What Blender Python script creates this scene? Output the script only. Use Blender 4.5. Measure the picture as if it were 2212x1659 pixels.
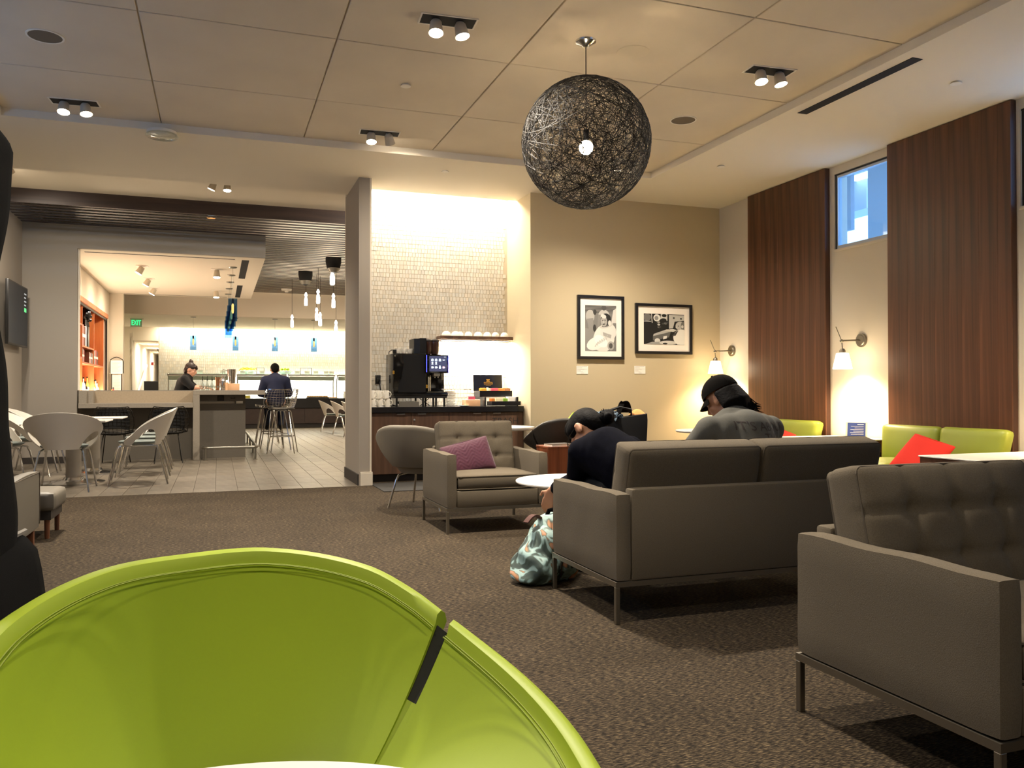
import bpy, bmesh, math, random
from mathutils import Vector, Matrix
from mathutils.bvhtree import BVHTree
RND = random.Random(11)
scene = bpy.context.scene
for o in list(bpy.data.objects):
    bpy.data.objects.remove(o)
COL = scene.collection
PI = math.pi
sin, cos = math.sin, math.cos
RAD = math.radians


def hexc(h):
    h = h.lstrip('#')
    out = []
    for i in (0, 2, 4):
        v = int(h[i:i + 2], 16) / 255
        out.append(v / 12.92 if v <= .04045 else ((v + .055) / 1.055) ** 2.4)
    return (*out, 1)


# ---------------------------------------------------------------- camera
cam = bpy.data.cameras.new('camera')
cam.sensor_fit = 'HORIZONTAL'
cam.sensor_width = 36
cam.lens = 36 * 1776.8 / 2212
cam.clip_start = .02
cam.clip_end = 200
cam_o = bpy.data.objects.new('camera', cam)
COL.objects.link(cam_o)
yaw, pitch, roll = .34363, .010159, -.0013
fw = Vector((sin(yaw) * cos(pitch), cos(yaw) * cos(pitch), sin(pitch)))
rt = Vector((cos(yaw), -sin(yaw), 0))
up = rt.cross(fw)
rt2 = rt * cos(roll) + up * sin(roll)
up2 = -rt * sin(roll) + up * cos(roll)
cam_o.matrix_world = Matrix(((rt2.x, up2.x, -fw.x, 0), (rt2.y, up2.y, -fw.y, 0), (rt2.z, up2.z, -fw.z, 1.08), (0, 0, 0, 1)))
scene.camera = cam_o

# ---------------------------------------------------------------- world, exposure
w = bpy.data.worlds.new('sky')
w.use_nodes = True
bg = w.node_tree.nodes['Background']
bg.inputs[0].default_value = (.38, .65, 1, 1)
bg.inputs[1].default_value = 3.0
scene.world = w
vs = scene.view_settings
vs.view_transform = 'Standard'
vs.look = 'None'
vs.gamma = 1
vs.use_curve_mapping = False
vs.exposure = 1.2
scene.cycles.transparent_max_bounces = 32
WARM = (1, .88, .72)
WARM2 = (1, .76, .46)
NEUT = (1, .90, .76)


def lamp(kind, name, loc, energy, color=WARM, size=.05, aim=None, angle=60, blend=.5, size_y=None, parent=None):
    L = bpy.data.lights.new(name, kind)
    L.energy = energy
    L.color = color
    if kind == 'AREA':
        L.size = size
        if size_y:
            L.shape = 'RECTANGLE'
            L.size_y = size_y
    else:
        L.shadow_soft_size = size
    if kind == 'SPOT':
        L.spot_size = RAD(angle)
        L.spot_blend = blend
    o = bpy.data.objects.new(name, L)
    COL.objects.link(o)
    o.location = loc
    if aim is not None:
        d = Vector(aim) - Vector(loc)
        o.rotation_euler = d.to_track_quat('-Z', 'Y').to_euler()
    return o


# large room lights (cove strips, added fill above the slats); the lamps of single fixtures stay in their builders
lamp('AREA', 'niche_cove_light', (2.68, 10.30, 3.70), 36, NEUT, 1.95, (2.68, 10.36, 0), size_y=.12)
lamp('AREA', 'niche_shelf_light', (3.2, 10.36, 1.748), 30, NEUT, .9, (3.2, 10.45, 0), size_y=.06)
lamp('AREA', 'hall_cove_light', (1.75, 27.0, 3.12), 170, (1, .86, .66), 6.6, (1.75, 27.08, 0), size_y=.15)
lamp('AREA', 'buffet_light', (2.6, 26.62, 1.34), 60, (.92, 1, .95), 4.6, (2.6, 27.3, .75), size_y=.05)
for k, (lx, ly) in enumerate(((2.2, 15.0), (3.2, 17.8), (2.4, 20.5))):  # unseen lamps, added to brighten the gaps between the slats
    lamp('AREA', 'slat_gap_fill', (lx, ly, 3.74), 12, (1, .86, .68), 2.4, (lx, ly, 5))


lamp('AREA', 'bottle_display_light', (-2.34, 17.4, 1.06), 55, (1, .80, .58), 4.2, (-1.2, 17.4, 2.6), size_y=.12)


# ---------------------------------------------------------------- materials
MATS = {}


def nodes(name):
    m = bpy.data.materials.new(name)
    m.use_nodes = True
    nt = m.node_tree
    b = nt.nodes['Principled BSDF']
    MATS[name] = m
    return m, nt, b


def tex(nt, typ, coord='Object', scale=(1, 1, 1), **kw):
    tc = nt.nodes.new('ShaderNodeTexCoord')
    mp = nt.nodes.new('ShaderNodeMapping')
    mp.inputs['Scale'].default_value = scale
    nt.links.new(tc.outputs[coord], mp.inputs[0])
    t = nt.nodes.new(typ)
    for k, v in kw.items():
        if k in t.inputs:
            t.inputs[k].default_value = v
        else:
            setattr(t, k, v)
    nt.links.new(mp.outputs[0], t.inputs['Vector'])
    return t


def ramp(nt, src, stops):
    r = nt.nodes.new('ShaderNodeValToRGB')
    e = r.color_ramp.elements
    while len(e) < len(stops):
        e.new(.5)
    for i, (p, c_) in enumerate(stops):
        e[i].position = p
        e[i].color = c_
    nt.links.new(src, r.inputs[0])
    return r


def bump(nt, b, src, strength=.2, dist=.01):
    n = nt.nodes.new('ShaderNodeBump')
    n.inputs['Strength'].default_value = strength
    n.inputs['Distance'].default_value = dist
    nt.links.new(src, n.inputs['Height'])
    nt.links.new(n.outputs[0], b.inputs['Normal'])


def mul(c_, k):
    return (min(1, c_[0] * k), min(1, c_[1] * k), min(1, c_[2] * k), 1)


def mat(name, col, rough=.6, metal=0, noise=None, bmp=None, spec=.5, sheen=0):
    """noise=(scale, amount); bmp=(scale, strength, distance)"""
    m, nt, b = nodes(name)
    c_ = hexc(col) if isinstance(col, str) else col
    b.inputs['Base Color'].default_value = c_
    b.inputs['Roughness'].default_value = rough
    b.inputs['Metallic'].default_value = metal
    b.inputs['Specular IOR Level'].default_value = spec
    if sheen:
        b.inputs['Sheen Weight'].default_value = sheen
    if noise:
        t = tex(nt, 'ShaderNodeTexNoise', Scale=noise[0], Detail=4)
        r = ramp(nt, t.outputs[0], [(.3, mul(c_, 1 - noise[1])), (.7, mul(c_, 1 + noise[1]))])
        nt.links.new(r.outputs[0], b.inputs['Base Color'])
    if bmp:
        t = tex(nt, 'ShaderNodeTexNoise', Scale=bmp[0], Detail=3)
        bump(nt, b, t.outputs[0], bmp[1], bmp[2])
    return m


def emit(name, col, strength):
    m, nt, b = nodes(name)
    c_ = hexc(col) if isinstance(col, str) else col
    b.inputs['Base Color'].default_value = c_
    b.inputs['Emission Color'].default_value = c_
    b.inputs['Emission Strength'].default_value = strength
    return m


def glass(name, col, gloss=.12, rough=.05):
    m = bpy.data.materials.new(name)
    m.use_nodes = True
    nt = m.node_tree
    nt.nodes.clear()
    out = nt.nodes.new('ShaderNodeOutputMaterial')
    tr = nt.nodes.new('ShaderNodeBsdfTransparent')
    tr.inputs[0].default_value = hexc(col)
    gl = nt.nodes.new('ShaderNodeBsdfGlossy')
    gl.inputs['Roughness'].default_value = rough
    mx = nt.nodes.new('ShaderNodeMixShader')
    mx.inputs[0].default_value = gloss
    nt.links.new(tr.outputs[0], mx.inputs[1])
    nt.links.new(gl.outputs[0], mx.inputs[2])
    nt.links.new(mx.outputs[0], out.inputs[0])
    MATS[name] = m
    return m


def wood(name, c1, c2, scale=(9, 9, .7), rough=.45, c3=None, plank=None):
    m, nt, b = nodes(name)
    t = tex(nt, 'ShaderNodeTexNoise', scale=scale, Scale=1.6, Detail=6, Distortion=.6)
    stops = [(.32, hexc(c1)), (.68, hexc(c2))]
    if c3:
        stops = [(.28, hexc(c3))] + [(.42, hexc(c1)), (.7, hexc(c2))]
    r = ramp(nt, t.outputs[0], stops)
    t2 = tex(nt, 'ShaderNodeTexNoise', scale=tuple(s * 14 if s > 2 else s * 2 for s in scale), Scale=1.5, Detail=3)
    r2 = ramp(nt, t2.outputs[0], [(.3, (.88, .88, .88, 1)), (.7, (1.05, 1.05, 1.05, 1))])
    mx = nt.nodes.new('ShaderNodeMix')
    mx.data_type = 'RGBA'
    mx.blend_type = 'MULTIPLY'
    mx.inputs[0].default_value = 1
    nt.links.new(r.outputs[0], mx.inputs[6])
    nt.links.new(r2.outputs[0], mx.inputs[7])
    nt.links.new(mx.outputs[2], b.inputs['Base Color'])
    b.inputs['Roughness'].default_value = rough
    return m


def vcol(name, rough=.5, emission=0):
    m, nt, b = nodes(name)
    a = nt.nodes.new('ShaderNodeAttribute')
    a.attribute_name = 'Col'
    nt.links.new(a.outputs['Color'], b.inputs['Base Color'])
    b.inputs['Roughness'].default_value = rough
    if emission:
        nt.links.new(a.outputs['Color'], b.inputs['Emission Color'])
        b.inputs['Emission Strength'].default_value = emission
    return m


def make_mats():
    mat('paint_cream', '#d9cfbd', .85, bmp=(220, .08, .002))
    mat('paint_tan', '#c0b090', .85, bmp=(220, .08, .002))
    mat('paint_grey', '#9a948a', .85, bmp=(220, .08, .002))
    mat('paint_white', '#eae4d8', .8)
    mat('ceiling_board', '#d8ccb8', .9, noise=(1.3, .05))
    mat('ceiling_plain', '#e6ddcb', .9)
    mat('base_dark', '#2b2623', .6)
    mat('black_plastic', '#121213', .35)
    mat('black_gloss', '#0d0d0f', .12)
    mat('black_matte', '#0b0b0c', .8)
    mat('chrome', '#d8d8d8', .14, 1)
    mat('steel', '#9d9a92', .35, 1)
    mat('satin_metal', '#8d877b', .42, 1)
    mat('dark_metal', '#3a3835', .4, 1)
    mat('white_gloss', '#eeeae2', .25)
    mat('white_ceramic', '#f2eee4', .2)
    mat('paper', '#f0ebe0', .8)
    mat('fabric_taupe', '#61584a', .95, noise=(260, .14), bmp=(420, .5, .002), spec=.25)
    mat('piping_dark', '#554c3f', .9)
    mat('vinyl_green', '#9cb030', .45, noise=(3, .03), bmp=(500, .06, .001), spec=.35)
    mat('vinyl_green_pale', '#8c9634', .45, noise=(3, .04), bmp=(500, .06, .001))
    mat('seam_green', '#7d8c1e', .6)
    mat('vinyl_grey', '#69645a', .5, bmp=(400, .05, .001))
    mat('fabric_black', '#070708', .95, bmp=(300, .2, .002), spec=.05)
    mat('piping_grey', '#6a6660', .5)
    mat('red_cloth', '#c8281a', .85, bmp=(500, .3, .002), sheen=.3)
    mat('skin', '#b98667', .55)
    mat('skin_light', '#d9a488', .55)
    mat('hair_black', '#0a0808', .75, spec=.12, bmp=(90, .5, .004))
    mat('hair_brown', '#2a1a14', .45, bmp=(90, .5, .004))
    mat('cloth_navy', '#0d0e17', .95, spec=.05, noise=(40, .2), bmp=(300, .3, .002))
    mat('cloth_navy_blue', '#1e2440', .9, bmp=(200, .2, .002))
    mat('cloth_black', '#0e0e10', .9)
    mat('cloth_grey', '#54534d', .95, noise=(300, .12), bmp=(400, .3, .002))
    mat('cap_black', '#110f0d', .95, spec=.06, bmp=(500, .3, .001))
    mat('shirt_ink', '#3b3230', .9)
    mat('denim', '#232a3c', .9)
    mat('stone_grey', '#8b8377', .6, noise=(60, .08))
    mat('stone_dark', '#5c564d', .6, noise=(60, .06))
    mat('counter_black', '#17161a', .25, noise=(150, .3))
    mat('shell_white', '#d5d0c6', .4)
    mat('orange_cloth', '#d38a4a', .8)
    mat('red_plastic', '#b81c16', .4)
    mat('banana', '#e6b822', .5)
    mat('apple_green', '#9cbb2c', .35)
    mat('amber', '#a55d20', .2)
    mat('bottle_dark', '#231a14', .2)
    mat('gold', '#c79a3c', .35, .6)
    mat('blue_ink', '#263a78', .5)
    mat('sign_yellow', '#c9c243', .6)
    mat('peach_plastic', '#e8b98f', .4)
    mat('speaker_cloth', '#6e6353', .9)
    mat('cord_brown', '#241a17', .7)
    mat('bust_metal', '#4a4a4c', .2, 1)
    wood('walnut_panel', '#573522', '#744a32', (7, 7, .3), .36, c3='#3f261a')
    wood('walnut_cabinet', '#4a3528', '#6b4e3b', (10, 10, .6), .5)
    wood('walnut_dark', '#2d2220', '#43332d', (.5, 9, 9), .5)
    wood('wood_red', '#7a3f24', '#a35c36', (8, 8, .6), .45)
    wood('wood_orange', '#a8552a', '#c8763c', (5, 5, .7), .5)
    wood('wood_leg', '#5d3621', '#7a4a2d', (14, 14, 1), .5)
    glass('window_glass', '#d8e6f4', .08, .02)
    glass('clear_glass', '#eef2f0', .2, .04)
    glass('guard_glass', '#cfe0d6', .12, .03)
    glass('blue_glass', '#96bbde', .05, .05)
    emit('lamp_face', (1, .86, .68, 1), 30)
    emit('bulb_warm', (1, .78, .5, 1), 55)
    emit('filament', (1, .42, .08, 1), 1.7)
    emit('shade_glow', (1, .83, .56, 1), 5.5)
    emit('pendant_glow', (1, .88, .72, 1), 9)
    emit('exit_green', (.02, .62, .17, 1), 1.0)
    emit('tube_light', (.85, 1, .93, 1), 9)
    emit('panel_light', (.95, .97, .9, 1), 6)
    emit('ember', (1, .45, .15, 1), 2.5)
    emit('blue_led', (.05, .06, 1, 1), 2.2)
    emit('tv_green', (.10, .6, .2, 1), .5)
    vcol('print', .6)
    vcol('screen', .3, .9)
    vcol('screen_dim', .3, .25)
    # carpet: short streaky loops
    m, nt, b = nodes('carpet')
    t = tex(nt, 'ShaderNodeTexNoise', scale=(42, 260, 1), Scale=1, Detail=3, Roughness=.6)
    r = ramp(nt, t.outputs[0], [(.38, hexc('#17120f')), (.5, hexc('#2f2820')), (.64, hexc('#6a5b45'))])
    t2 = tex(nt, 'ShaderNodeTexNoise', scale=(1, 1, 1), Scale=2.2, Detail=4)
    r2 = ramp(nt, t2.outputs[0], [(.3, (.82, .82, .82, 1)), (.7, (1.1, 1.1, 1.1, 1))])
    mx = nt.nodes.new('ShaderNodeMix')
    mx.data_type = 'RGBA'
    mx.blend_type = 'MULTIPLY'
    mx.inputs[0].default_value = 1
    nt.links.new(r.outputs[0], mx.inputs[6])
    nt.links.new(r2.outputs[0], mx.inputs[7])
    nt.links.new(mx.outputs[2], b.inputs['Base Color'])
    b.inputs['Roughness'].default_value = .95
    b.inputs['Specular IOR Level'].default_value = .15
    bump(nt, b, t.outputs[0], .6, .006)
    # floor tile with per-object tone
    m, nt, b = nodes('floor_tile')
    oi = nt.nodes.new('ShaderNodeObjectInfo')
    t = tex(nt, 'ShaderNodeTexNoise', scale=(14, 3, 3), Scale=1, Detail=4)
    add = nt.nodes.new('ShaderNodeMath')
    add.operation = 'MULTIPLY_ADD'
    add.inputs[1].default_value = .35
    nt.links.new(oi.outputs['Random'], add.inputs[0])
    nt.links.new(t.outputs[0], add.inputs[2])
    r = ramp(nt, add.outputs[0], [(.4, hexc('#5a5348')), (.95, hexc('#756c5f'))])
    nt.links.new(r.outputs[0], b.inputs['Base Color'])
    b.inputs['Roughness'].default_value = .38
    mat('grout', '#4b453d', .9)
    # niche mosaic
    vcol('mosaic', .3)
    # woven globe thread
    mat('globe_thread', '#221f1c', .7)


make_mats()
M = MATS
mat('steel_blue', '#c3ccd6', .4)
mat('paint_grey_warm', '#9c9387', .85, bmp=(220, .08, .002))
mat('paint_grey_dark', '#8d867d', .85, bmp=(220, .08, .002))
mat('grout_light', '#bdb29c', .9)
mat('sign_olive', '#9a9270', .7)
mat('outside_grey', '#c9cdd2', .8)
mat('outside_dark', '#9aa0a6', .8)
wood('walnut_edge', '#3a2218', '#4d2e20', (7, 7, .35), .5)
mat('can_grey', '#cfc5b2', .45, .2)
mat('ceiling_cover', '#d8ccb6', .9)
mat('magenta_cloth', '#470f29', .8, noise=(60, .12), bmp=(400, .4, .002), sheen=.3)
mat('strap_black', '#1a1a18', .7)
mat('vinyl_taupe', '#7d7566', .6, bmp=(400, .05, .001))
mat('vinyl_black', '#35312b', .5)
mat('seam_grey', '#5b554a', .7)
mat('red_felt', '#d02a1c', .9, bmp=(300, .2, .002))
mat('mat_grey', '#2e2c29', .95, bmp=(500, .4, .002))
mat('screen_navy', '#10111c', .15)
emit('screen_navy', (.035, .04, .085, 1), .6)
mat('steel_dark', '#4d4c4a', .3, 1)
mat('hopper_brown', '#3a2620', .15)
mat('black_gloss_tea', '#141318', .22)
mat('sachet_yellow', '#d9ad45', .6)
mat('sachet_cream', '#eadfb8', .6)
mat('sachet_pink', '#cf5a72', .6)
mat('sachet_orange', '#d8873f', .6)
mat('sachet_brown', '#a8704f', .6)
mat('sachet_green', '#86b03a', .6)
mat('sachet_white', '#f0ece6', .6)
mat('napkin_grey', '#6f6a60', .6)
mat('frame_black', '#141010', .4)
mat('paper_warm', '#f2e8dc', .8)
mat('print_grey', '#b9b2a8', .8)
mat('seat_pad', '#6f7a78', .6)
mat('post_grey', '#9d968a', .5)
mat('tv_face', '#1b2632', .5)
emit('tv_text', (.5, .55, .6, 1), .25)
mat('stone_panel', '#a3937c', .6, noise=(40, .06))
mat('book_grey', '#8f8f8c', .7)
mat('book_brown', '#6a3a26', .7)
mat('book_pink', '#b87a80', .7)
mat('bottle_amber', '#b8762c', .15)
mat('bottle_clear', '#e3dcc6', .12)
mat('bottle_gold', '#d8b45c', .15)
mat('bottle_white', '#efe8da', .25)
mat('copper', '#c08a6a', .25, .9)
mat('buffet_wood', '#3a2a24', .5, noise=(6, .15))
mat('guard_dark', '#98a596', .15)
mat('pastry', '#b98a5a', .7)
mat('exit_plate', '#b9d8c4', .3)
mat('eye_white', '#d8d0c8', .3)
mat('lip', '#9a5a50', .5)
mat('rust', '#4a231b', .8)
m, nt, b = nodes('floral')
t = tex(nt, 'ShaderNodeTexNoise', Scale=6.2, Detail=2, Distortion=1.3)
r = ramp(nt, t.outputs[0], [(.34, hexc('#2f3d3a')), (.43, hexc('#46564f')), (.46, hexc('#8fadab')), (.53, hexc('#a3bbb7')), (.56, hexc('#5a6a62')), (.60, hexc('#b9845a')), (.68, hexc('#c39a8a'))])
nt.links.new(r.outputs[0], b.inputs['Base Color'])
b.inputs['Roughness'].default_value = .75
m, nt, b = nodes('scarf_print')
t = tex(nt, 'ShaderNodeTexNoise', Scale=34, Detail=1, Distortion=1.0)
r = ramp(nt, t.outputs[0], [(.44, hexc('#14161c')), (.52, hexc('#2c3a4c')), (.56, hexc('#6f8595'))])
nt.links.new(r.outputs[0], b.inputs['Base Color'])
b.inputs['Roughness'].default_value = .85
emit('soffit_glow', (.75, .9, 1, 1), 2.2)


# ---------------------------------------------------------------- mesh helpers
class G:
    def __init__(s):
        s.bm = bmesh.new()
        s.cl = None

    def color(s, vs_faces, c_):
        if s.cl is None:
            s.cl = s.bm.loops.layers.float_color.new('Col')
        for f in vs_faces:
            for l in f.loops:
                l[s.cl] = c_

    def box(s, x0, x1, y0, y1, z0, z1, bev=0, seg=2, mx=None):
        m = Matrix.Translation(((x0 + x1) / 2, (y0 + y1) / 2, (z0 + z1) / 2)) @ Matrix.Diagonal((abs(x1 - x0), abs(y1 - y0), abs(z1 - z0), 1))
        r = bmesh.ops.create_cube(s.bm, size=1, matrix=m)
        vs_ = r['verts']
        if bev:
            es = list({e for v in vs_ for e in v.link_edges})
            rr = bmesh.ops.bevel(s.bm, geom=es, offset=bev, segments=seg, affect='EDGES', profile=.5, clamp_overlap=True)
            vs_ = list({v for f in rr['faces'] for v in f.verts} | {v for v in vs_ if v.is_valid})
        if mx is not None:
            bmesh.ops.transform(s.bm, matrix=mx, verts=vs_)
        return s

    def tri_strip(s, rings, closed=True, cap0=True, cap1=True):
        n = len(rings[0])
        vr = [[s.bm.verts.new(p) for p in r] for r in rings]
        for a, b in zip(vr, vr[1:]):
            for i in range(n if closed else n - 1):
                j = (i + 1) % n
                s.bm.faces.new((a[i], a[j], b[j], b[i]))
        if closed and cap0 and n > 2:
            s.bm.faces.new(list(reversed(vr[0])))
        if closed and cap1 and n > 2:
            s.bm.faces.new(vr[-1])
        return s

    def cyl(s, p0, p1, r0, r1=None, n=14, caps=True):
        p0, p1 = Vector(p0), Vector(p1)
        r1 = r0 if r1 is None else r1
        d = (p1 - p0).normalized()
        a = d.orthogonal().normalized()
        b = d.cross(a)
        rings = [[p + (a * cos(2 * PI * i / n) + b * sin(2 * PI * i / n)) * r for i in range(n)] for p, r in ((p0, r0), (p1, r1))]
        return s.tri_strip(rings, True, caps, caps)

    def tube(s, pts, r, n=6, closed=False):
        pts = [Vector(p) for p in pts]
        m = len(pts)
        tang = []
        for i in range(m):
            if closed:
                t = pts[(i + 1) % m] - pts[i - 1]
            else:
                t = pts[min(i + 1, m - 1)] - pts[max(i - 1, 0)]
            tang.append(t.normalized())
        a = tang[0].orthogonal().normalized()
        rings = []
        for i in range(m):
            a = (a - tang[i] * a.dot(tang[i]))
            a = a.normalized() if a.length > 1e-6 else tang[i].orthogonal().normalized()
            b = tang[i].cross(a)
            rr = r[i] if isinstance(r, (list, tuple)) else r
            rings.append([pts[i] + (a * cos(2 * PI * k / n) + b * sin(2 * PI * k / n)) * rr for k in range(n)])
        if closed:
            rings.append(rings[0])
            return s.tri_strip(rings, True, False, False)
        return s.tri_strip(rings)

    def lathe(s, prof, n=24, c=(0, 0, 0), caps=False):
        rings = [[(c[0] + r * cos(2 * PI * i / n), c[1] + r * sin(2 * PI * i / n), c[2] + z) for i in range(n)] for r, z in prof]
        return s.tri_strip(rings, True, caps, caps)

    def ball(s, c, r, n=10, mx=None, sub=None):
        r3 = (r, r, r) if not isinstance(r, (tuple, list)) else r
        m = Matrix.Translation(c) @ (mx if mx is not None else Matrix.Identity(4)) @ Matrix.Diagonal((*r3, 1))
        nu = n + 4
        top, bot = s.bm.verts.new(m @ Vector((0, 0, 1))), s.bm.verts.new(m @ Vector((0, 0, -1)))
        rings = []
        for j in range(1, n):
            a = PI * j / n
            rings.append([s.bm.verts.new(m @ Vector((sin(a) * cos(2 * PI * i / nu), sin(a) * sin(2 * PI * i / nu), cos(a)))) for i in range(nu)])
        for i in range(nu):
            k = (i + 1) % nu
            s.bm.faces.new((top, rings[0][i], rings[0][k]))
            s.bm.faces.new((bot, rings[-1][k], rings[-1][i]))
            for a, b in zip(rings, rings[1:]):
                s.bm.faces.new((a[i], b[i], b[k], a[k]))
        return s

    def cap(s, p0, r0, p1, r1, n=14):
        s.cyl(p0, p1, r0, r1, n)
        s.ball(p0, r0, 10)
        s.ball(p1, r1, 10)
        return s

    def sheet(s, fn, nu, nv, thick=0.0, closeu=False, flip=False):
        """grid of fn(u,v), u,v in 0..1; thick gives a second layer along the normal and a rim"""
        P = [[Vector(fn(i / nu, j / nv)) for j in range(nv + 1)] for i in range(nu + (0 if closeu else 1))]
        NU = len(P)

        def nrm(i, j):
            i0, i1 = ((i - 1) % NU, (i + 1) % NU) if closeu else (max(i - 1, 0), min(i + 1, NU - 1))
            du = P[i1][j] - P[i0][j]
            dv = P[i][min(j + 1, nv)] - P[i][max(j - 1, 0)]
            n = du.cross(dv)
            return n.normalized() if n.length > 1e-9 else Vector((0, 0, 1))
        A = [[s.bm.verts.new(p) for p in row] for row in P]
        sets = [(A, False)]
        if thick:
            sg = -1 if flip else 1
            B = [[s.bm.verts.new(P[i][j] + nrm(i, j) * thick * sg) for j in range(nv + 1)] for i in range(NU)]
            sets.append((B, True))
        rngu = range(NU if closeu else NU - 1)
        for V, fl in sets:
            for i in rngu:
                k = (i + 1) % NU
                for j in range(nv):
                    f = (V[i][j], V[k][j], V[k][j + 1], V[i][j + 1])
                    s.bm.faces.new(f if fl != flip else tuple(reversed(f)))
        if thick:
            for i in rngu:
                k = (i + 1) % NU
                for j in (0, nv):
                    s.bm.faces.new((A[i][j], A[k][j], B[k][j], B[i][j]))
            if not closeu:
                for i in (0, NU - 1):
                    for j in range(nv):
                        s.bm.faces.new((A[i][j], A[i][j + 1], B[i][j + 1], B[i][j]))
        return s

    def soft(s, c, size, r, n=(10, 8, 4), fn=None, mx=None):
        """rounded, puffed cushion block; fn(x,y,z,hx,hy,hz) may move a point"""
        hx, hy, hz = size[0] / 2, size[1] / 2, size[2] / 2
        nx, ny, nz = n
        idx = {}

        def vert(i, j, k):
            key = (i, j, k)
            if key not in idx:
                p = Vector(((i / nx * 2 - 1) * hx, (j / ny * 2 - 1) * hy, (k / nz * 2 - 1) * hz))
                q = Vector((max(-hx + r, min(hx - r, p.x)), max(-hy + r, min(hy - r, p.y)), max(-hz + r, min(hz - r, p.z))))
                d = p - q
                if d.length > 1e-9:
                    p = q + d.normalized() * r
                if fn:
                    p = Vector(fn(p.x, p.y, p.z, hx, hy, hz))
                if mx is not None:
                    p = mx @ p
                idx[key] = s.bm.verts.new(p + Vector(c))
            return idx[key]
        for i in range(nx):
            for j in range(ny):
                for k, o in ((0, 1), (nz, 0)):
                    f = [vert(i, j, k), vert(i + 1, j, k), vert(i + 1, j + 1, k), vert(i, j + 1, k)]
                    s.bm.faces.new(f[::-1] if o else f)
        for i in range(nx):
            for k in range(nz):
                for j, o in ((0, 0), (ny, 1)):
                    f = [vert(i, j, k), vert(i + 1, j, k), vert(i + 1, j, k + 1), vert(i, j, k + 1)]
                    s.bm.faces.new(f[::-1] if o else f)
        for j in range(ny):
            for k in range(nz):
                for i, o in ((0, 1), (nx, 0)):
                    f = [vert(i, j, k), vert(i, j + 1, k), vert(i, j + 1, k + 1), vert(i, j, k + 1)]
                    s.bm.faces.new(f[::-1] if o else f)
        return s

    def prism(s, poly, a0, a1, axis='z'):
        """extrude a 2d polygon along an axis"""
        def P(u, v, t):
            return {'z': (u, v, t), 'y': (u, t, v), 'x': (t, u, v)}[axis]
        A = [s.bm.verts.new(P(u, v, a0)) for u, v in poly]
        B = [s.bm.verts.new(P(u, v, a1)) for u, v in poly]
        n = len(poly)
        for i in range(n):
            j = (i + 1) % n
            s.bm.faces.new((A[i], A[j], B[j], B[i]))
        s.bm.faces.new(A[::-1])
        s.bm.faces.new(B)
        return s

    def flat(s, pts, c_=None):
        f = s.bm.faces.new([s.bm.verts.new(p) for p in pts])
        if c_ is not None:
            s.color([f], c_)
        return s

    def xf(s, mx):
        bmesh.ops.transform(s.bm, matrix=mx, verts=s.bm.verts)
        return s

    def mesh(s, name, m, smooth=True, ang=38, fixn=True):
        if fixn:
            bmesh.ops.recalc_face_normals(s.bm, faces=s.bm.faces)
        if smooth:
            lim = RAD(ang)
            for f in s.bm.faces:
                f.smooth = True
            for e in s.bm.edges:
                if len(e.link_faces) == 2:
                    if e.calc_face_angle(0) > lim:
                        e.smooth = False
        me = bpy.data.meshes.new(name)
        s.bm.to_mesh(me)
        s.bm.free()
        if m is not None:
            me.materials.append(M[m] if isinstance(m, str) else m)
        return me

    def obj(s, name, m, parent=None, smooth=True, ang=38, fixn=True, label=None, kind=None):
        return link(name, s.mesh(name, m, smooth, ang, fixn), parent, label, kind)


def link(name, me, parent=None, label=None, kind=None, loc=None, rotz=None):
    o = bpy.data.objects.new(name, me)
    COL.objects.link(o)
    if parent is not None:
        o.parent = parent
    if label:
        o['label'] = label
    if kind:
        o['kind'] = kind
    if loc is not None:
        o.location = loc
    if rotz:
        o.rotation_euler = (0, 0, rotz)
    return o


def thing(name, label, cat, loc=(0, 0, 0), rotz=0, group=None):
    o = bpy.data.objects.new(name, None)
    o.empty_display_size = .1
    COL.objects.link(o)
    o.location = loc
    o.rotation_euler = (0, 0, rotz)
    o['label'] = label
    o['category'] = cat
    if group:
        o['group'] = group
    return o


def tag(o, label, cat, group=None):
    o['label'] = label
    o['category'] = cat
    if group:
        o['group'] = group
    return o


def struct(g, name, m, parent=None, smooth=False, label=None):
    o = g.obj(name, m, parent, smooth)
    if parent is None:
        o['kind'] = 'structure'
    return o


def dup(root, loc=None, rotz=None, label=None, group=None):
    r = root.copy()
    COL.objects.link(r)
    if loc is not None:
        r.location = loc
    if rotz is not None:
        r.rotation_euler = (0, 0, rotz)
    if label:
        r['label'] = label
    if group:
        r['group'] = group
    for ch in list(root.children):
        c1 = ch.copy()
        COL.objects.link(c1)
        c1.parent = r
        for g in list(ch.children):
            d = g.copy()
            COL.objects.link(d)
            d.parent = c1
    return r


def text(name, s, size, m, parent=None, loc=(0, 0, 0), rot=(0, 0, 0), ext=.0006, align='CENTER', bold=0):
    cu = bpy.data.curves.new(name, 'FONT')
    cu.body = s
    cu.size = size
    cu.extrude = ext
    cu.offset = bold
    cu.align_x = align
    cu.align_y = 'CENTER'
    cu.resolution_u = 3
    t = bpy.data.objects.new(name, cu)
    COL.objects.link(t)
    me = evaluated_mesh(t)
    bpy.data.objects.remove(t)
    bpy.data.curves.remove(cu)
    me.materials.clear()
    me.materials.append(M[m])
    me.transform(Matrix.Translation(loc) @ Matrix(((cos(rot[2]), -sin(rot[2]), 0, 0), (sin(rot[2]), cos(rot[2]), 0, 0), (0, 0, 1, 0), (0, 0, 0, 1))) @ Matrix.Rotation(rot[0], 4, 'X') @ Matrix.Rotation(rot[1], 4, 'Z'))
    return link(name, me, parent)


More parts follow.
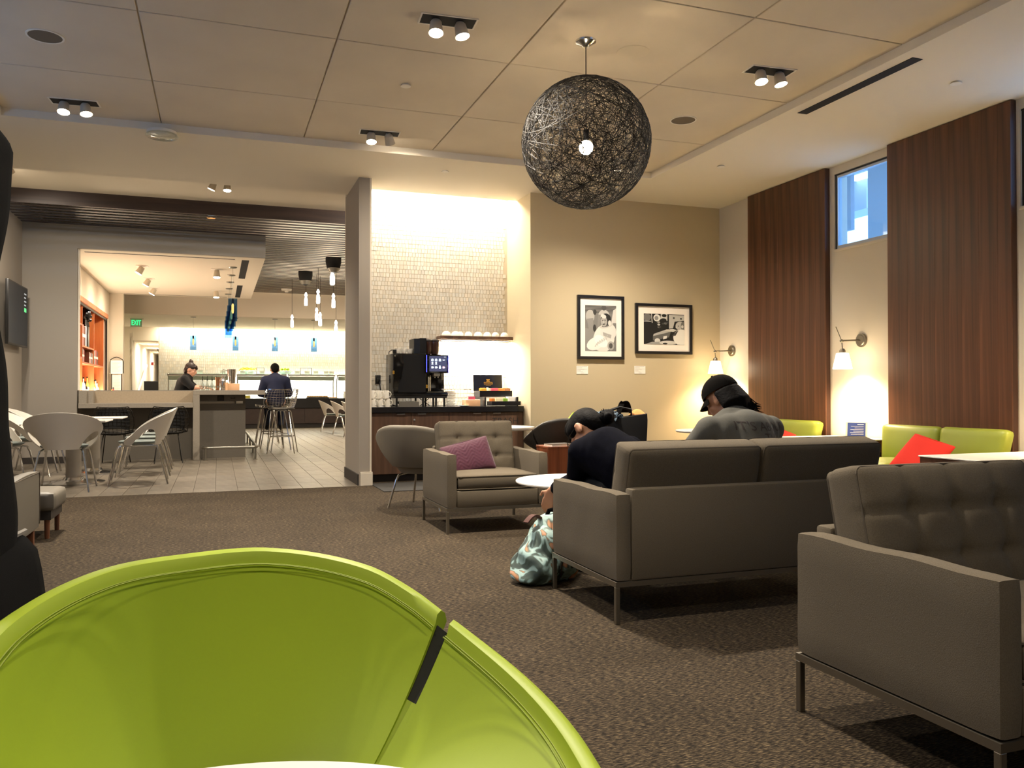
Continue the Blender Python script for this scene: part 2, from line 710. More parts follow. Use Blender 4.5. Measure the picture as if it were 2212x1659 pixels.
def melt(name, m, build, voxel, smooth=6, parent=None, post=None):
    """union of overlapping closed shapes remeshed into one continuous skin"""
    g = G()
    build(g)
    o = g.obj(name, m, None, False)
    r = o.modifiers.new('r', 'REMESH')
    r.mode = 'VOXEL'
    r.voxel_size = voxel
    sm = o.modifiers.new('s', 'SMOOTH')
    sm.factor = .5
    sm.iterations = smooth
    me = evaluated_mesh(o)
    o.modifiers.clear()
    old = o.data
    o.data = me
    me.name = name
    bpy.data.meshes.remove(old)
    for p in me.polygons:
        p.use_smooth = True
    if not me.materials:
        me.materials.append(M[m])
    if parent is not None:
        o.parent = parent
    return o


TMP = bpy.data.scenes.new('scratch')


def evaluated_mesh(o):
    """apply an object's modifiers in a scratch scene, so the big scene is not re-evaluated"""
    COL.objects.unlink(o)
    TMP.collection.objects.link(o)
    with bpy.context.temp_override(scene=TMP, view_layer=TMP.view_layers[0]):
        dg = bpy.context.evaluated_depsgraph_get()
        dg.update()
        me = bpy.data.meshes.new_from_object(o.evaluated_get(dg))
    TMP.collection.objects.unlink(o)
    COL.objects.link(o)
    return me


ORD = ['first', 'second', 'third', 'fourth', 'fifth', 'sixth', 'seventh', 'eighth', 'ninth', 'tenth', 'eleventh', 'twelfth']

# ================================================================ THE ROOM
CZ = 3.589        # soffit height
TZ = 3.66         # tray height
XL, XR = -2.8, 6.46
YB = 9.62         # picture wall
HX = 5.3          # right wall of the dining hall
YF = 27.2         # far tiled wall


def floor_shell():
    g = G()
    g.box(XL - .2, XR + .2, -2.6, 9.56, -.12, 0)
    g.box(1.68, XR + .2, 9.56, 10.7, -.12, 0)
    struct(g, 'floor', 'carpet')
    g = G()
    g.box(XL - .2, HX + .2, 9.56, 28, -.12, -.006)
    g.box(-2.5, -1.5, 28, 40.2, -.12, -.006)
    fl = struct(g, 'floor', 'grout')
    tw, tl, gap = .232, .61, .004

    def tile_mesh(w_, l_):
        t = G()
        t.box(0, w_ - gap, 0, l_ - gap, -.007, 0, bev=.0015, seg=1)
        return t.mesh('tile', 'floor_tile', smooth=False)
    full = tile_mesh(tw, tl)
    cells = []
    for i in range(int((HX - XL) / tw) + 1):
        x = XL + i * tw
        y = 9.56 + (-(tl / 2) if i % 2 else 0)
        while y < 27.0:
            cells.append((math.hypot(x + .1, y + .3), x, y))
            y += tl
    cells.sort()
    n = 0
    rest = G()
    half = tile_mesh(tw, tl / 2)
    for d, x, y in cells:
        # keep clear of the pier
        if 1.52 < x + tw / 2 and y < 10.75 and x > 1.40:
            continue
        if y < 9.55:
            if n < 299:
                link('tile', half, fl, loc=(x, 9.562, 0))
                n += 1
            continue
        if n < 299 and -13 * PI / 180 - .12 < math.atan2(x, y) < .36:
            link('tile', full, fl, loc=(x, y + .002, 0))
            n += 1
        elif y > 9.6:
            rest.box(x, x + tw - gap, y, y + tl - gap, -.007, 0)
    rest.obj('tile_field', 'floor_tile', fl, False, kind='stuff')


def wall_shell():
    t = .18
    # lounge right wall with its clerestory windows
    g = G()
    wins = [(6.571, 7.396), (3.75, 5.142), (.9, 2.3), (-1.6, -.3)]
    z0, z1 = 2.655, 3.50
    g.box(XR, XR + t, -2.6, 9.8, 0, z0)
    g.box(XR, XR + t, -2.6, 9.8, z1, 3.85)
    ys = [9.8]
    for a, b in wins:
        ys += [b, a]
    ys.append(-2.6)
    for k in range(0, len(ys), 2):
        g.box(XR, XR + t, ys[k + 1], ys[k], z0, z1)
    struct(g, 'wall_right', 'paint_cream')
    for n, (a, b) in enumerate(wins):
        g = G()
        f = .045
        xa, xb = XR + .012, XR + .07
        g.box(xa, xb, a, b, z0, z0 + f)
        g.box(xa, xb, a, b, z1 - f, z1)
        g.box(xa, xb, a, a + f, z0 + f, z1 - f)
        g.box(xa, xb, b - f, b, z0 + f, z1 - f)
        wf = g.obj('window_%d' % (n + 1), 'steel_blue', None, False)
        wf['kind'] = 'structure'
        G().box(xa + .02, xa + .028, a + f, b - f, z0 + f, z1 - f).obj('pane', 'window_glass', wf, False)
        G().box(xa - .006, xa - .0005, a + .008, b - .008, z1 - .02, z1 - .004).box(xa - .006, xa - .0005, b - .032, b - .012, z0 + .004, z1 - .022).obj('gasket', 'black_plastic', wf, False)
        G().box(XR - .015, xa - .0005, a, b, z0 - .02, z0 + .006).obj('window_sill', 'paint_cream', wf, False)
    # picture wall and the niche walls
    g = G()
    g.box(3.69, XR, YB, YB + .98, 0, 3.85)
    struct(g, 'wall_back', 'paint_tan')
    g = G()
    g.box(1.545, 1.68, 9.6, 10.66, 0, 3.589)
    pier = struct(g, 'wall_pier', 'paint_grey_warm')
    G().box(1.672, 1.692, 9.594, 9.614, .155, 3.589).obj('corner_bead', 'paint_cream', pier, False)
    g = G()
    g.box(1.562, 1.702, 9.575, 9.6, 0, .14)
    g.box(1.562, 1.702, 9.58, 9.6, .14, .155)
    struct(g, 'baseboard_pier', 'paint_cream')
    g = G()
    g.box(1.53, 1.545, 9.6, 10.67, 0, .13)
    struct(g, 'baseboard_pier', 'base_dark')
    # niche back wall with its tapered mosaic
    g = G()
    g.box(1.68, 3.69, 10.50, 10.60, 0, 3.85)
    nb = struct(g, 'wall_niche', 'grout_light')
    mosaic(nb, 1.685, 3.685, 10.50, .90, 3.78, .043, .0555)
    g = G()
    g.box(1.545, HX + .2, 10.62, 10.70, 0, 4.3)
    struct(g, 'wall_hall_front', 'paint_cream')
    # lounge left and rear
    g = G()
    g.box(XL - t, XL, 8.0, 20.6, 0, 4.1)
    g.box(XL - t, XL, -2.6, 1.0, 0, 4.1)
    g.box(XL - t, XL, 1.0, 8.0, 0, 2.5)
    g.box(XL - t, XL, 1.0, 8.0, 3.0, 4.1)
    struct(g, 'wall_left', 'paint_grey_warm')
    g = G()
    for k in range(6):
        yy = 1.0 + k * 1.4 - (.03 if k else 0)
        g.box(XL - .12, XL - .06, yy, yy + .06 - (.03 if k in (0, 5) else 0), 2.5, 3.0)
    g.box(XL - .12, XL - .06, 1.06, 7.97, 2.5, 2.56)
    g.box(XL - .12, XL - .06, 1.06, 7.97, 2.94, 3.0)
    wf = g.obj('window_5', 'steel_blue', None, False)  # unseen window band, added for cool fill light from this side
    wf['kind'] = 'structure'
    for k in range(5):
        yy = 1.06 + k * 1.4
        G().box(XL - .094, XL - .086, yy, yy + 1.31, 2.56, 2.94).obj('pane', 'window_glass', wf, False)
    g = G()
    g.box(XL - t, XR + t, -2.78, -2.6, 0, 3.85)
    struct(g, 'wall_rear', 'paint_tan')
    # bar front wall and dropped canopy
    g = G()
    g.box(XL, -2.05, 14.25, 14.45, 0, 3.69)
    g.box(-2.05, .745, 14.25, 14.33, 3.324, 3.69)
    struct(g, 'wall_bar', 'paint_grey_dark')
    g = G()
    g.box(XL, -2.05, 14.232, 14.25, 0, .1)
    struct(g, 'baseboard_bar', 'base_dark')
    g = G()
    g.box(-2.06, -2.035, 14.30, 14.44, 1.12, 3.324)
    struct(g, 'trim_bar', 'paint_white')
    g = G()
    g.box(XL, .745, 14.33, 20.6, 3.324, 3.40)
    g.box(.735, .745, 14.33, 20.6, 3.40, 3.72)
    can = struct(g, 'ceiling_canopy', 'ceiling_plain')
    for (xa, xb, ya, yb) in ((.38, .50, 14.62, 17.0), (.38, .49, 18.1, 20.4), (-2.0, .27, 14.56, 14.62), (-2.0, .2, 20.42, 20.46)):
        gg = G()
        gg.box(xa, xb, ya, yb, 3.3225, 3.3242)
        if xb - xa < .2:
            for q in range(2):
                gg.box(xa + .03 + q * .04, xa + .036 + q * .04, ya, yb, 3.3205, 3.3226)
        gg.obj('air_slot', 'black_matte', can, False)
    # bar left wall: recessed shelving, pier
    g = G()
    xs = -2.30
    g.box(xs - .5, xs, 14.45, 15.0, 0, 3.324)
    g.box(xs - .5, xs, 19.92, 20.45, 0, 3.324)
    g.box(xs - .5, xs, 15.0, 19.92, 2.80, 3.324)
    g.box(xs - .5, xs, 15.0, 19.92, 0, .95)
    g.box(xs - .5, xs - .42, 15.0, 19.92, .95, 2.80)
    struct(g, 'wall_bar_left', 'paint_cream')
    g = G()
    g.box(-2.8, -2.01, 20.45, 20.65, 0, 3.324)
    struct(g, 'wall_bar_end', 'paint_cream')
    # hall: right wall, drop face, far wall, corridor
    g = G()
    g.box(HX, HX + t, 10.7, 27.6, 0, 4.3)
    struct(g, 'wall_hall_right', 'paint_cream')
    g = G()
    g.box(XL - .4, XL, 20.4, 27.6, 0, 4.3)
    struct(g, 'wall_hall_left', 'paint_cream')
    g = G()
    g.box(XL, HX, 22.4, 22.5, 3.05, 4.2)
    struct(g, 'wall_hall_drop', 'paint_cream')
    g = G()
    g.box(XL, HX, 22.5, 26.85, 3.05, 3.12)
    g.box(XL, HX, 26.75, 27.4, 3.28, 3.36)
    g.box(XL, HX, 26.70, 26.76, 3.12, 3.36)
    struct(g, 'ceiling_hall_soffit', 'ceiling_plain')
    g = G()
    g.box(-1.70, HX, YF, YF + .2, 0, 3.36)
    fb = struct(g, 'wall_hall_back', 'grout_light')
    mosaic(fb, -1.70, HX, YF, .9, 3.26, .062, .088)
    g = G()
    g.box(-2.5, -2.42, 27.2, 40.0, 0, 2.9)
    g.box(-1.70, -1.62, 27.4, 40.0, 0, 2.9)
    g.box(-2.42, -1.7, 40.0, 40.1, 0, 2.9)
    g.box(XL, -2.42, 27.2, 27.3, 0, 3.3)
    g.box(-2.42, -1.70, 27.2, 27.3, 2.66, 3.3)
    struct(g, 'wall_corridor', 'paint_cream')
    g = G()
    g.box(-2.5, -1.6, 27.3, 40.1, 2.66, 2.72)
    struct(g, 'ceiling_corridor', 'ceiling_board')
    # door at the corridor's end
    g = G()
    g.box(-2.2, -1.75, 39.95, 39.99, 0, 2.2)
    d = struct(g, 'door_1', 'paint_white')
    G().box(-2.0, -1.93, 39.93, 39.95, 1.1, 1.75).obj('door_window', 'sign_olive', d, False)


def mosaic(parent, x0, x1, y, z0, z1, w_, h_):
    """small stone pieces, each a tapered block standing proud of the grout"""
    g = G()
    lay = g.bm.loops.layers.float_color.new('Col')
    rr = random.Random(3)
    z = z0
    while z + h_ < z1:
        x = x0 + rr.random() * .02 + .006
        upd = rr.random() < .5
        while x + w_ * 1.35 < x1:
            ww = w_ * rr.uniform(.72, 1.15)
            tp = ww * .16 * (1 if upd else -1)
            upd = not upd
            d = rr.uniform(.002, .0045)
            a, b = x + max(0, tp) * .5, x + ww - max(0, tp) * .5
            c_, e = x + max(0, -tp) * .5, x + ww - max(0, -tp) * .5
            za, zb = z + .002, z + h_ - .003
            F = [(a, y - d, za), (b, y - d, za), (e, y - d, zb), (c_, y - d, zb)]
            B = [(a, y, za), (b, y, za), (e, y, zb), (c_, y, zb)]
            fv = [g.bm.verts.new(p) for p in F]
            bv = [g.bm.verts.new(p) for p in B]
            k = rr.uniform(.53, .63)
            t = rr.uniform(-.02, .02)
            col = (k + t, k * .945, k * .83 - t, 1)
            fs = [g.bm.faces.new(fv)] + [g.bm.faces.new((fv[i], bv[i], bv[(i + 1) % 4], fv[(i + 1) % 4])) for i in range(4)]
            for f in fs:
                for l in f.loops:
                    l[lay] = col
            x += ww + .0025
        z += h_
    g.obj('mosaic_tile_field', 'mosaic', parent, False, fixn=False, kind='stuff')


def ceiling_shell():
    # soffit ring round the tray
    g = G()
    tx0, tx1, ty0, ty1 = -1.845, 4.787, -1.8, 8.52
    g.box(XL - .1, tx0, -2.7, 10.5, CZ, 3.8)
    g.box(tx1, XR + .1, -2.7, 9.7, CZ, 3.8)
    g.box(tx0, tx1, -2.7, ty0, CZ, 3.8)
    g.box(tx0, 1.68, ty1, 10.5, CZ, 3.8)
    g.box(1.68, tx1, ty1, 10.11, CZ, 3.66)
    g.box(1.68, 3.7, 10.11, 10.5, 3.80, 3.86)
    g.box(1.68, tx1, ty1, 10.11, 3.66, 3.86)
    so = struct(g, 'ceiling', 'ceiling_plain')
    # tray of large boards
    g = G()
    g.box(tx0 - .05, tx1 + .05, ty0 - .05, ty1 + .05, TZ + .02, TZ + .08)
    tr = struct(g, 'ceiling_tray', 'paint_white')
    xs = [-1.845, -.515, .815, 2.15, 3.485, tx1 + .02]
    ys = [8.54, 7.38, 6.06, 4.75, 3.44, 2.13, .82, -.49, ty0 - .02]
    for i in range(5):
        for j in range(8):
            q = .006
            gg = G()
            sx, sy = xs[i + 1] - xs[i] - 2 * q, ys[j] - ys[j + 1] - 2 * q
            gg.box(-sx / 2, sx / 2, -sy / 2, sy / 2, 0, .021, bev=.003, seg=1)
            o = gg.obj('ceiling_panel', 'ceiling_board', tr, False)
            o.location = ((xs[i] + xs[i + 1]) / 2, (ys[j] + ys[j + 1]) / 2, TZ)
    # black linear air slot in the right soffit
    g = G()
    g.box(4.90, 5.0, 4.77, 6.07, CZ - .004, CZ - .0005)
    sl = g.obj('air_slot', 'black_matte', so, False)
    # dining recess ceiling, wooden fascia, slats
    g = G()
    g.box(XL - .1, HX + .1, 10.5, 12.8, 3.87, 3.95)
    g.box(XL - .1, 1.6, 10.5, 10.56, CZ + .1, 3.87)
    struct(g, 'ceiling_dining', 'ceiling_plain')
    g = G()
    g.box(XL, HX, 12.75, 12.80, 3.675, 3.93)
    struct(g, 'trim_1', 'walnut_dark')
    g = G()
    g.box(XL - .1, HX + .1, 12.8, 22.45, 4.02, 4.1)
    sc = struct(g, 'ceiling_hall', 'ceiling_plain')
    y = 12.94
    longm, shortm = None, None
    while y < 22.3:
        x0 = XL if y < 14.2 else .75
        gg = G()
        gg.box(0, HX - x0, -.052, .052, 0, .006)
        if x0 == XL:
            longm = longm or gg.mesh('slat', 'walnut_dark', False)
            link('slat', longm, sc, loc=(x0, y, 3.68))
        else:
            shortm = shortm or gg.mesh('slat', 'walnut_dark', False)
            link('slat', shortm, sc, loc=(x0, y, 3.68))
        y += .205


def wall_panels():
    """walnut panels standing proud of the right wall, boards laid side by side"""
    for n, (ya, yb) in enumerate(((7.465, 8.885), (5.175, 6.555), (2.35, 3.70), (-.25, .85))):
        t = thing('wood_panel', ('walnut wall panel nearest the picture wall, between corner sconce and window',
                                 'walnut wall panel standing between the small window and the frame edge',
                                 'walnut wall panel beyond the second window', 'walnut wall panel near the rear wall')[n],
                  'panel', (XR - .004, (ya + yb) / 2, 0))
        L = yb - ya
        G().box(-.055, 0, -L / 2, L / 2, 0, CZ - .004).obj('backing', 'walnut_edge', t, False)
        rr = random.Random(n)
        cuts = [-L / 2]
        while cuts[-1] < L / 2 - .2:
            cuts.append(cuts[-1] + rr.uniform(.12, .2))
        cuts[-1] = L / 2
        for a, b in zip(cuts, cuts[1:]):
            o = G().box(-.012, 0, -(b - a) / 2 +   .0003, (b - a) / 2 - .0003, 0, CZ - .008, bev=.0008, seg=1).obj('plank', 'walnut_panel', t, False)
            o.location = (-.055, (a + b) / 2, .002)
            # shift the grain from board to board
            for v in o.data.vertices:
                pass


def outside():
    """what the small windows look out on: a deep canopy on columns"""
    g = G()
    g.box(6.9, 9.7, 2.0, 16, 4.35, 4.6)
    g.box(9.3, 9.7, 9.95, 16, 3.88, 4.35)
    s = struct(g, 'roof_canopy', 'outside_grey')
    G().box(9.05, 9.34, 5.0, 10.15, 4.335, 4.349).obj('soffit_bright_strip', 'soffit_glow', s, False)  # glowing panel stands in for a bright skylight opening
    g = G()
    g.box(8.5, 9.0, 8.0, 9.07, 0, 4.35)
    struct(g, 'column_1', 'outside_dark')
    g = G()
    g.box(8.8, 8.87, 9.73, 10.15, 3.48, 4.35)
    struct(g, 'column_2', 'outside_dark')
    g = G()
    g.box(6.7, 30, -6, 20, -.3, -.1)
    struct(g, 'ground_outside', 'outside_grey')


floor_shell()
wall_shell()
ceiling_shell()
wall_panels()
outside()

# ================================================================ CEILING FITTINGS
def double_spot(x, y, z, label, aims, power, yawd=0):
    """recessed tray with two tilting can lamps"""
    t = thing('ceiling_spotlight', label, 'light', (x, y, z), RAD(yawd), 'twin spotlights on the ceilings')
    a, b = .20, .085
    g = G()
    for x0, x1, y0, y1 in ((-a, a, -b, -b + .012), (-a, a, b - .012, b), (-a, -a + .012, -b + .012, b - .012), (a - .012, a, -b + .012, b - .012)):
        g.box(x0, x1, y0, y1, -.006, 0)
    g.obj('trim_frame', 'paint_white', t, False)
    G().box(-a + .012, a - .012, -b + .012, b - .012, -.003, 0).obj('recess_plate', 'black_matte', t, False)
    for k, ax in enumerate((-.085, .085)):
        d = (Vector(aims[k]) - Vector((x + ax, y, z - .08))).normalized()
        lp = Matrix.Rotation(-RAD(yawd), 3, 'Z') @ d
        c0 = Vector((ax, 0, -.012))
        c1 = c0 + lp * .085 + Vector((0, 0, -.012))
        c0 = c1 - lp * .085
        can = G().cyl(c0, c1, .040, .050, 20, False).cyl(c0 - lp * .0, c0 - lp * .03, .040, .018, 20).obj('lamp_can', 'can_grey', t)
        G().cyl(c1 - lp * .012, c1 - lp * .006, .046, .046, 20).obj('lamp_face', 'lamp_face', can)
        L = lamp('SPOT', 'spot_beam', (x, y, z), power[k], WARM, .045, angle=118, blend=1)
        pw = Vector((x, y, z)) + Matrix.Rotation(RAD(yawd), 3, 'Z') @ (c1 + lp * .01)
        L.location = pw
        L.rotation_euler = d.to_track_quat('-Z', 'Y').to_euler()
    return t


PW = 230
double_spot(1.50, 5.50, TZ, 'largest twin spotlight, in the ceiling tray left of the globe lamp', ((1.2, 4.6, 0), (2.2, 4.9, 0)), (PW, PW), -4)
double_spot(-1.20, 8.15, TZ, 'twin spotlight nearest the round ceiling sensor, above the dining chairs', ((-1.3, 7.1, 0), (-.6, 7.4, 0)), (PW, PW), -4)
double_spot(1.51, 8.11, TZ, 'twin spotlight beside the tray edge, one lamp turned to the niche', ((1.4, 7.2, 0), (2.7, 9.9, 1.2)), (PW, PW * .3), -4)
double_spot(4.17, 5.50, TZ, 'twin spotlight near the long black air slot', ((3.9, 4.6, 0), (4.7, 4.9, 0)), (PW * .6, PW * .6), -4)
double_spot(4.27, 8.20, TZ, 'twin spotlight seen through the woven globe, by the tray corner', ((4.2, 8.9, .5), (5.2, 8.6, .6)), (PW * .5, PW * .5), -4)
double_spot(-2.5, 11.5, 3.87, 'added fill twin spotlight under the dining recess above the wall screen', ((-2.3, 13.6, .6), (-1.6, 13.8, .8)), (PW * .35, PW * .35), -4)  # fitting added out of sight to brighten the bar wall
double_spot(3.0, 11.5, 3.87, 'added fill twin spotlight under the dining recess hidden behind the pier', ((1.6, 13.8, 0), (.2, 14.0, 1.5)), (PW * .55, PW * .55), -4)  # second added fitting, more fill for bar wall and canopy face
double_spot(.03, 11.55, 3.87, 'twin spotlight under the dining recess before the wooden fascia', ((-1.6, 11.9, 0), (.05, 10.9, 0)), (PW * .8, PW * .8), -4)
# further fittings of the same grid, above and behind the camera
double_spot(-1.2, 2.8, TZ, 'twin spotlight of the grid behind the tall black chair', ((-.9, 3.0, 0), (-.2, 3.2, 0)), (PW * .3, PW * .3))
double_spot(1.5, 2.8, TZ, 'twin spotlight of the grid over the green chair', ((.5, 1.9, 0), (.1, 1.4, 0)), (PW * .4, PW * .4))
double_spot(1.5, -.3, TZ, 'twin spotlight of the grid behind the camera', ((.3, .8, .4), (.9, .6, 0)), (PW * .17, PW * .12))
double_spot(-1.2, -.3, TZ, 'twin spotlight of the grid behind the camera, wall side', ((-.1, .9, .4), (-1.4, .4, 0)), (PW * .16, PW * .12))


def round_fitting(name, label, cat, x, y, z, parts):
    t = thing(name, label, cat, (x, y, z))
    for pn, m, prof in parts:
        G().lathe(prof, 28, caps=True).obj(pn, m, t)
    return t


for x, y, lb in ((-1.18, 6.71, 'round flush ceiling speaker grille near the left end of the tray'), (4.15, 6.77, 'round ceiling speaker grille between globe lamp and air slot'),):
    round_fitting('ceiling_speaker', lb, 'speaker', x, y, TZ, (('trim_ring', 'paint_white', [(.125, 0), (.125, -.006), (.112, -.006), (.112, 0)]), ('grille', 'speaker_cloth', [(.112, 0), (.112, -.004), (0.001, -.005)])))
round_fitting('ceiling_speaker', 'pale blank round speaker cover beside the globe lamp canopy', 'speaker', 2.96, 5.54, TZ, (('cover', 'ceiling_cover', [(.125, 0), (.124, -.002), (.001, -.003)]),))
for x, y, z, lb in ((1.48, 6.77, TZ, 'small white sprinkler cover inside the tray between two spotlights'), (2.42, 9.0, CZ, 'small white sprinkler cover on the soffit before the tiled niche'), (5.25, 7.78, CZ, 'small white sprinkler cover on the soffit above the corner sconce'), (5.63, 5.04, CZ, 'small white sprinkler cover on the soffit beside the air slot')):
    round_fitting('sprinkler_cover', lb, 'sprinkler', x, y, z, (('disc', 'paint_white', [(.043, -.010), (.043, -.014), (.001, -.015)]), ('collar', 'paint_white', [(.03, 0), (.03, -.010), (.001, -.010)])))
t = round_fitting('ceiling_sensor', 'large round white ceiling sensor with a clear rim at the tray edge', 'sensor', -.51, 8.55, CZ, (('body', 'paint_white', [(.135, -.0), (.135, -.022), (.12, -.03), (.001, -.032)]), ('clear_rim', 'clear_glass', [(.142, -.03), (.148, -.045), (.135, -.055), (.001, -.058)])))


# ================================================================ WOVEN GLOBE PENDANT
def globe():
    c = Vector((2.541, 5.481, 2.905))
    Rg = .475
    t = thing('globe_pendant', 'large round pendant lamp woven of black resin thread, glowing bulb inside', 'pendant lamp', c)
    rr = random.Random(4)
    g = G()

    def arc(n, u, span, rad, seg=14):
        n = n.normalized()
        a = n.orthogonal().normalized()
        b = n.cross(a)
        pts = [(a * cos(u + span * k / seg) + b * sin(u + span * k / seg)) for k in range(seg + 1)]
        return [p * rad for p in pts]
    pole = Vector((-.30, -.52, -.80)).normalized()
    hole = Vector((.28, -.55, .62)).normalized()
    for i in range(430):
        n = Vector((rr.gauss(0, 1), rr.gauss(0, 1), rr.gauss(0, 1)))
        off = rr.uniform(0, .82) if i % 3 else 0
        n.normalize()
        # small circle at latitude off
        a = n.orthogonal().normalized()
        b = n.cross(a)
        rad = Rg * rr.uniform(.985, 1.0)
        rs = math.sqrt(1 - off * off) * rad
        u0 = rr.uniform(0, 2 * PI)
        span = rr.uniform(1.6, 2 * PI)
        seg = max(8, int(span * 4.5))
        run = []
        for k in range(seg + 1):
            p = n * off * rad + (a * cos(u0 + span * k / seg) + b * sin(u0 + span * k / seg)) * rs
            if (p.normalized() - hole).length < .15 and rr.random() < .85:
                if len(run) > 1:
                    g.tube(run, .0017, 3)
                run = []
            else:
                run.append(p)
        if len(run) > 1:
            g.tube(run, .0017, 3)
    for i in range(44):   # threads gathered at the low knot
        q = (pole + Vector((rr.uniform(-1, 1), rr.uniform(-1, 1), rr.uniform(-1, 1))) * .9).normalized()
        run = [(pole.lerp(q, k / 7)).normalized() * Rg * .995 for k in range(8)]
        g.tube(run, .0018, 3)
    run = []
    a = hole.orthogonal().normalized()
    b = hole.cross(a)
    for ring in range(3):
        pts = [((hole + (a * cos(2 * PI * k / 24) + b * sin(2 * PI * k / 24)) * (.15 + .006 * ring)).normalized()) * Rg for k in range(24)]
        g.tube(pts, .002, 3, True)
    g.obj('woven_shade', 'globe_thread', t, False, fixn=False)
    G().ball((0, 0, -.03), .052, 16).obj('bulb', 'bulb_warm', t)
    G().cyl((0, 0, .02), (0, 0, .10), .02, .02, 12).obj('bulb_holder', 'black_plastic', t)
    G().cyl((0, 0, .09), (0, 0, TZ - c.z - .02), .004, n=8).obj('cord', 'cord_brown', t)
    G().lathe([(.001, -.052), (.02, -.05), (.03, -.035), (.075, -.012), (.078, 0)], 28, (0, 0, TZ - c.z)).obj('canopy', 'chrome', t)
    lamp('POINT', 'globe_bulb_light', c + Vector((0, 0, -.03)), 55, WARM2, .055)


globe()


# ================================================================ WALL SCONCES
def sconce(y, label, xw=XR):
    t = thing('wall_sconce', label, 'wall lamp', (xw, y, 1.63), 0, 'jointed wall lamps')
    G().cyl((0, 0, 0), (-.022, 0, 0), .072, .072, 32).cyl((-.022, 0, 0), (-.03, 0, 0), .06, .05, 32).obj('wall_plate', 'satin_metal', t)
    hp = Vector((-.27, .0, -.012))
    G().cyl((-.03, 0, -.002), hp, .0065, n=10).cyl((-.03, .012, .008), hp + Vector((0, .01, .008)), .003, n=6).obj('arm', 'satin_metal', t)
    G().ball(hp, .018, 10).cyl(hp + Vector((0, -.02, 0)), hp + Vector((0, .02, 0)), .011, n=10).obj('joint', 'satin_metal', t)
    G().cyl(hp, hp + Vector((-.05, .03, .15)), .004, n=8).obj('handle', 'satin_metal', t)
    sc = hp + Vector((0, -.01, -.13))
    G().cyl(hp, sc + Vector((0, 0, .04)), .005, n=8).obj('stem', 'satin_metal', t)
    G().lathe([(.001, .05), (.018, .048), (.03, .03), (.032, .005), (.028, 0)], 20, sc).obj('lamp_cap', 'satin_metal', t)
    G().lathe([(.055, 0), (.062, -.004), (.098, -.165), (.094, -.165), (.058, -.008), (.03, -.004)], 32, sc).obj('shade', 'shade_glow', t)
    G().ball(sc + Vector((0, 0, -.09)), .03, 12).obj('bulb', 'bulb_warm', t)
    p = Vector((xw, y, 1.63)) + sc + Vector((0, 0, -.155))
    lamp('SPOT', 'sconce_down', p, 46, WARM2, .03, aim=p + Vector((.12, 0, -1)), angle=138, blend=.9)
    lamp('POINT', 'sconce_glow', p + Vector((-.02, 0, .05)), 1.5, WARM2, .1)
    return t


sconce(9.33, 'jointed metal wall lamp with a white cone shade in the corner by the pictures')
sconce(6.985, 'jointed metal wall lamp with a white cone shade between the two walnut panels')
sconce(4.4, 'jointed metal wall lamp beyond the second walnut panel')


# ================================================================ KNOLL-LIKE SEATING
def piping(g, pts, r=.005):
    g.tube(pts, r, 5, True)


def rect_ring(x0, x1, y, z0, z1, r=.03, n=4):
    P = []
    for cx, cz, a0 in ((x1 - r, z1 - r, 0), (x0 + r, z1 - r, 90), (x0 + r, z0 + r, 180), (x1 - r, z0 + r, 270)):
        for k in range(n + 1):
            a = RAD(a0 + 90 * k / n)
            P.append((cx + r * cos(a), y, cz + r * sin(a)))
    return P


